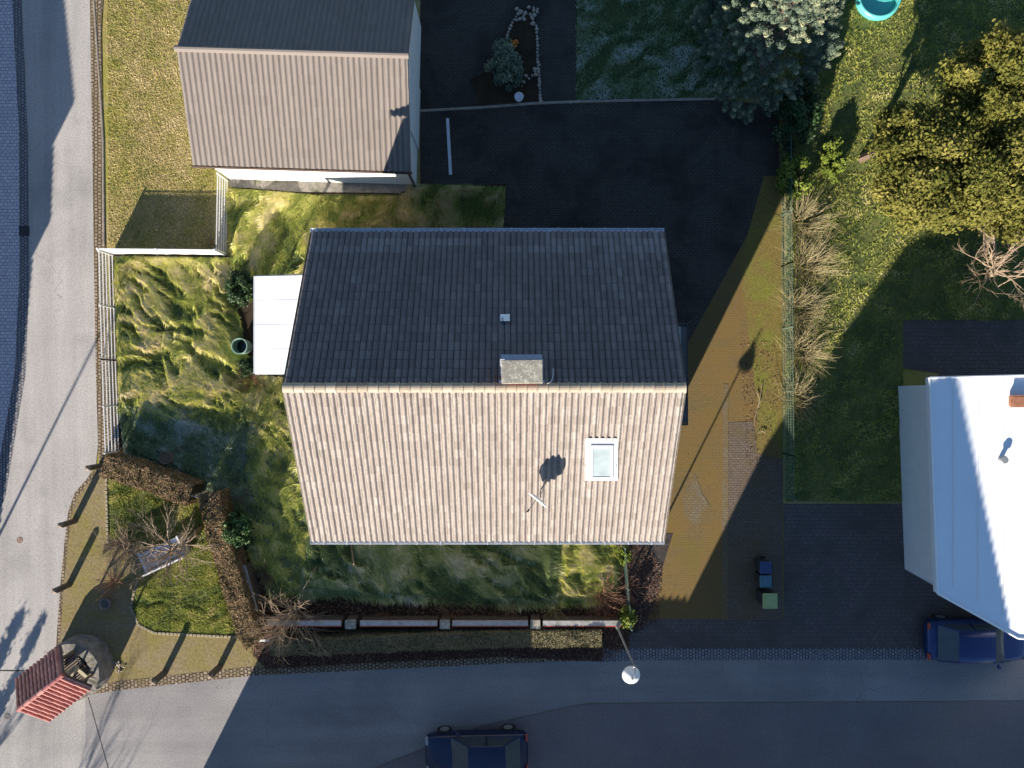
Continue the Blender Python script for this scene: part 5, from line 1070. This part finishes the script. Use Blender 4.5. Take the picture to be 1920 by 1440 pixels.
# row of edging stones round the two small lawns
mb = MB()
for pts in ([(200, 884), (201, 940), (203, 1015)], [(246, 1138), (262, 1172), (290, 1186), (370, 1190), (446, 1194)], [(246, 1138), (258, 1090)]):
    q = along(pts, max(2, int(sum(math.dist(a, b) for a, b in zip(pts[:-1], pts[1:])) / 7)))
    for k, p in enumerate(q):
        d = (q[k + 1] - p) if k + 1 < len(q) else (p - q[k - 1]); mb.box((p.x, p.y, .035 + random.uniform(-.008, .01)), (.145, .11, .08), rz=math.atan2(d.y, d.x), t=random.random(), bev=.015)
struct(mb.build('edging_stones', MT['edge_stone']))

# ------------------------------------------------------------------ neighbours just outside the picture, whose shadows fall into it
def block(name, label, prof, y0, y1, axis='y', roofm='tile_brown', cat='house'):
    """prof: silhouette (horizontal, height); extruded away from the picture"""
    g = MB(); n = len(prof); t = thing(name, label, cat, ((prof[0][0] + prof[-1][0]) / 2, (y0 + y1) / 2, 0) if axis == 'y' else ((y0 + y1) / 2, (prof[0][0] + prof[-1][0]) / 2, 0))
    def P(a, z, k): return (a, k, z) if axis == 'y' else (k, a, z)
    top = prof[1:-1]
    w_ = MB(); A = [P(a, max(0, z - .15) if z else 0, y0) for a, z in prof]; B = [P(a, max(0, z - .15) if z else 0, y1) for a, z in prof]
    w_.v = A + B; w_.face(list(range(n))); w_.face([2 * n - 1 - i for i in range(n)])
    for i in range(n): j = (i + 1) % n; w_.face([i, n + i, n + j, j])
    w_.build('wall', MT['render'], t)
    r = MB()
    for (a0, z0), (a1, z1) in zip(top[:-1], top[1:]):
        if abs(a1 - a0) < .05: continue
        lo = .14; r.hexa([P(a0, z0 - lo, y0 + .01), P(a1, z1 - lo, y0 + .01), P(a1, z1 - lo, y1 - .01), P(a0, z0 - lo, y1 - .01), P(a0, z0, y0 + .01), P(a1, z1, y0 + .01), P(a1, z1, y1 - .01), P(a0, z0, y1 - .01)])
        k = int((abs(a1 - a0)) / .3)
        for i in range(k): u = (i + .5) / k; r.bar(P(a0 + (a1 - a0) * u, z0 + (z1 - z0) * u + .02, y0), P(a0 + (a1 - a0) * u, z0 + (z1 - z0) * u + .02, y1), .06, n=5)
    r.build('roof', MT[roofm], t)
block('neighbour_house', 'neighbouring gabled house across the street, south west of the garden wall', [(-14.45, 0), (-14.45, 4.8), (-9.0, 8.0), (-4.1, 5.0), (-4.1, 0)], -19, -27)
block('neighbour_garage', 'low neighbouring garage across the street opposite the driveway', [(-4.0, 0), (-4.0, 4.25), (2.5, 4.2), (2.5, 0)], -19, -27, cat='garage')
block('neighbour_house', 'tall neighbouring house across the street opposite the bins', [(2.56, 0), (2.56, 7.0), (4.2, 10.7), (7.2, 11.3), (14.2, 7.1), (14.2, 0)], -19, -28)
block('neighbour_garage', 'unseen low block across the street opposite the blue car, added for its shade', [(14.3, 0), (14.3, 3.4), (24.0, 3.3), (24.0, 0)], -19, -27, cat='garage')  # unseen wing put in to shade the lower right pavement
block('neighbour_house', 'low neighbouring house west of the street at the upper left', [(1.1, 0), (1.1, 4.6), (8, 4.1), (24, 3.6), (24, 0)], -24, -31, 'x')
block('neighbour_shed', 'low neighbouring shed west of the street', [(-1.9, 0), (-1.9, 3.75), (1.0, 3.85), (1.0, 0)], -24, -30, 'x', cat='shed')
block('neighbour_shed', 'lower lean to shed west of the street beside the other shed', [(-11.2, 0), (-11.2, 1.8), (-5.0, 2.8), (-2.0, 3.1), (-2.0, 0)], -24, -29, 'x', cat='shed')
x, y = -25.0, -12.9; t = thing('street_lamp', 'plain street lamp on the far side of the west street', 'street lamp', (x, y, 0)); g = MB(); g.bar((x, y, 0), (x, y, 6.6), .07, .045, n=8); g.build('pole', MT['grey_metal'], t); g = MB(); g.bar((x, y, 6.6), (x + .9, y + .2, 6.8), .03); g.box((x + 1.0, y + .2, 6.8), (.5, .2, .1), bev=.03); g.build('lamp_head', MT['grey_metal'], t)
for i, (x, y, h) in enumerate([(-23.6, -17.3, 3.1), (-24.4, -16.9, 3.0), (-26.2, -14.6, 3.2)]):
    t = thing('columnar_conifer', ['slim columnar conifer nearest the street south west of the well', 'slim columnar conifer between its two neighbours in the south west', 'slim columnar conifer farthest west of the three'][i], 'tree', (x, y, 0), 'slim conifers in the south west'); g = MB(); g.bar((x, y, 0), (x, y, h * .8), .06, .02); g.build('trunk', MT['bark_dark'], t)
    crown('crown', (x, y, h * .5), .42, .42, h * .52, 5000, .06, MT['leaf_dark'], t, 160 + i, 40, .5, 'cone')
for i, (x, y, h) in enumerate([(-27.0, -24.5, 6.5), (-23.5, -27.5, 7.5), (-29.5, -19.5, 6.0)]):
    bare_tree('bare_tree', ['tall bare tree south west of the well across the street', 'tall bare tree farthest south in the west', 'bare tree west of the street beyond the sheds'][i], (x, y), (x + .1, y), h * .35, .16, 3, h * .28, MT['bark_dark'], 170 + i, .5, kids=(2, 3))
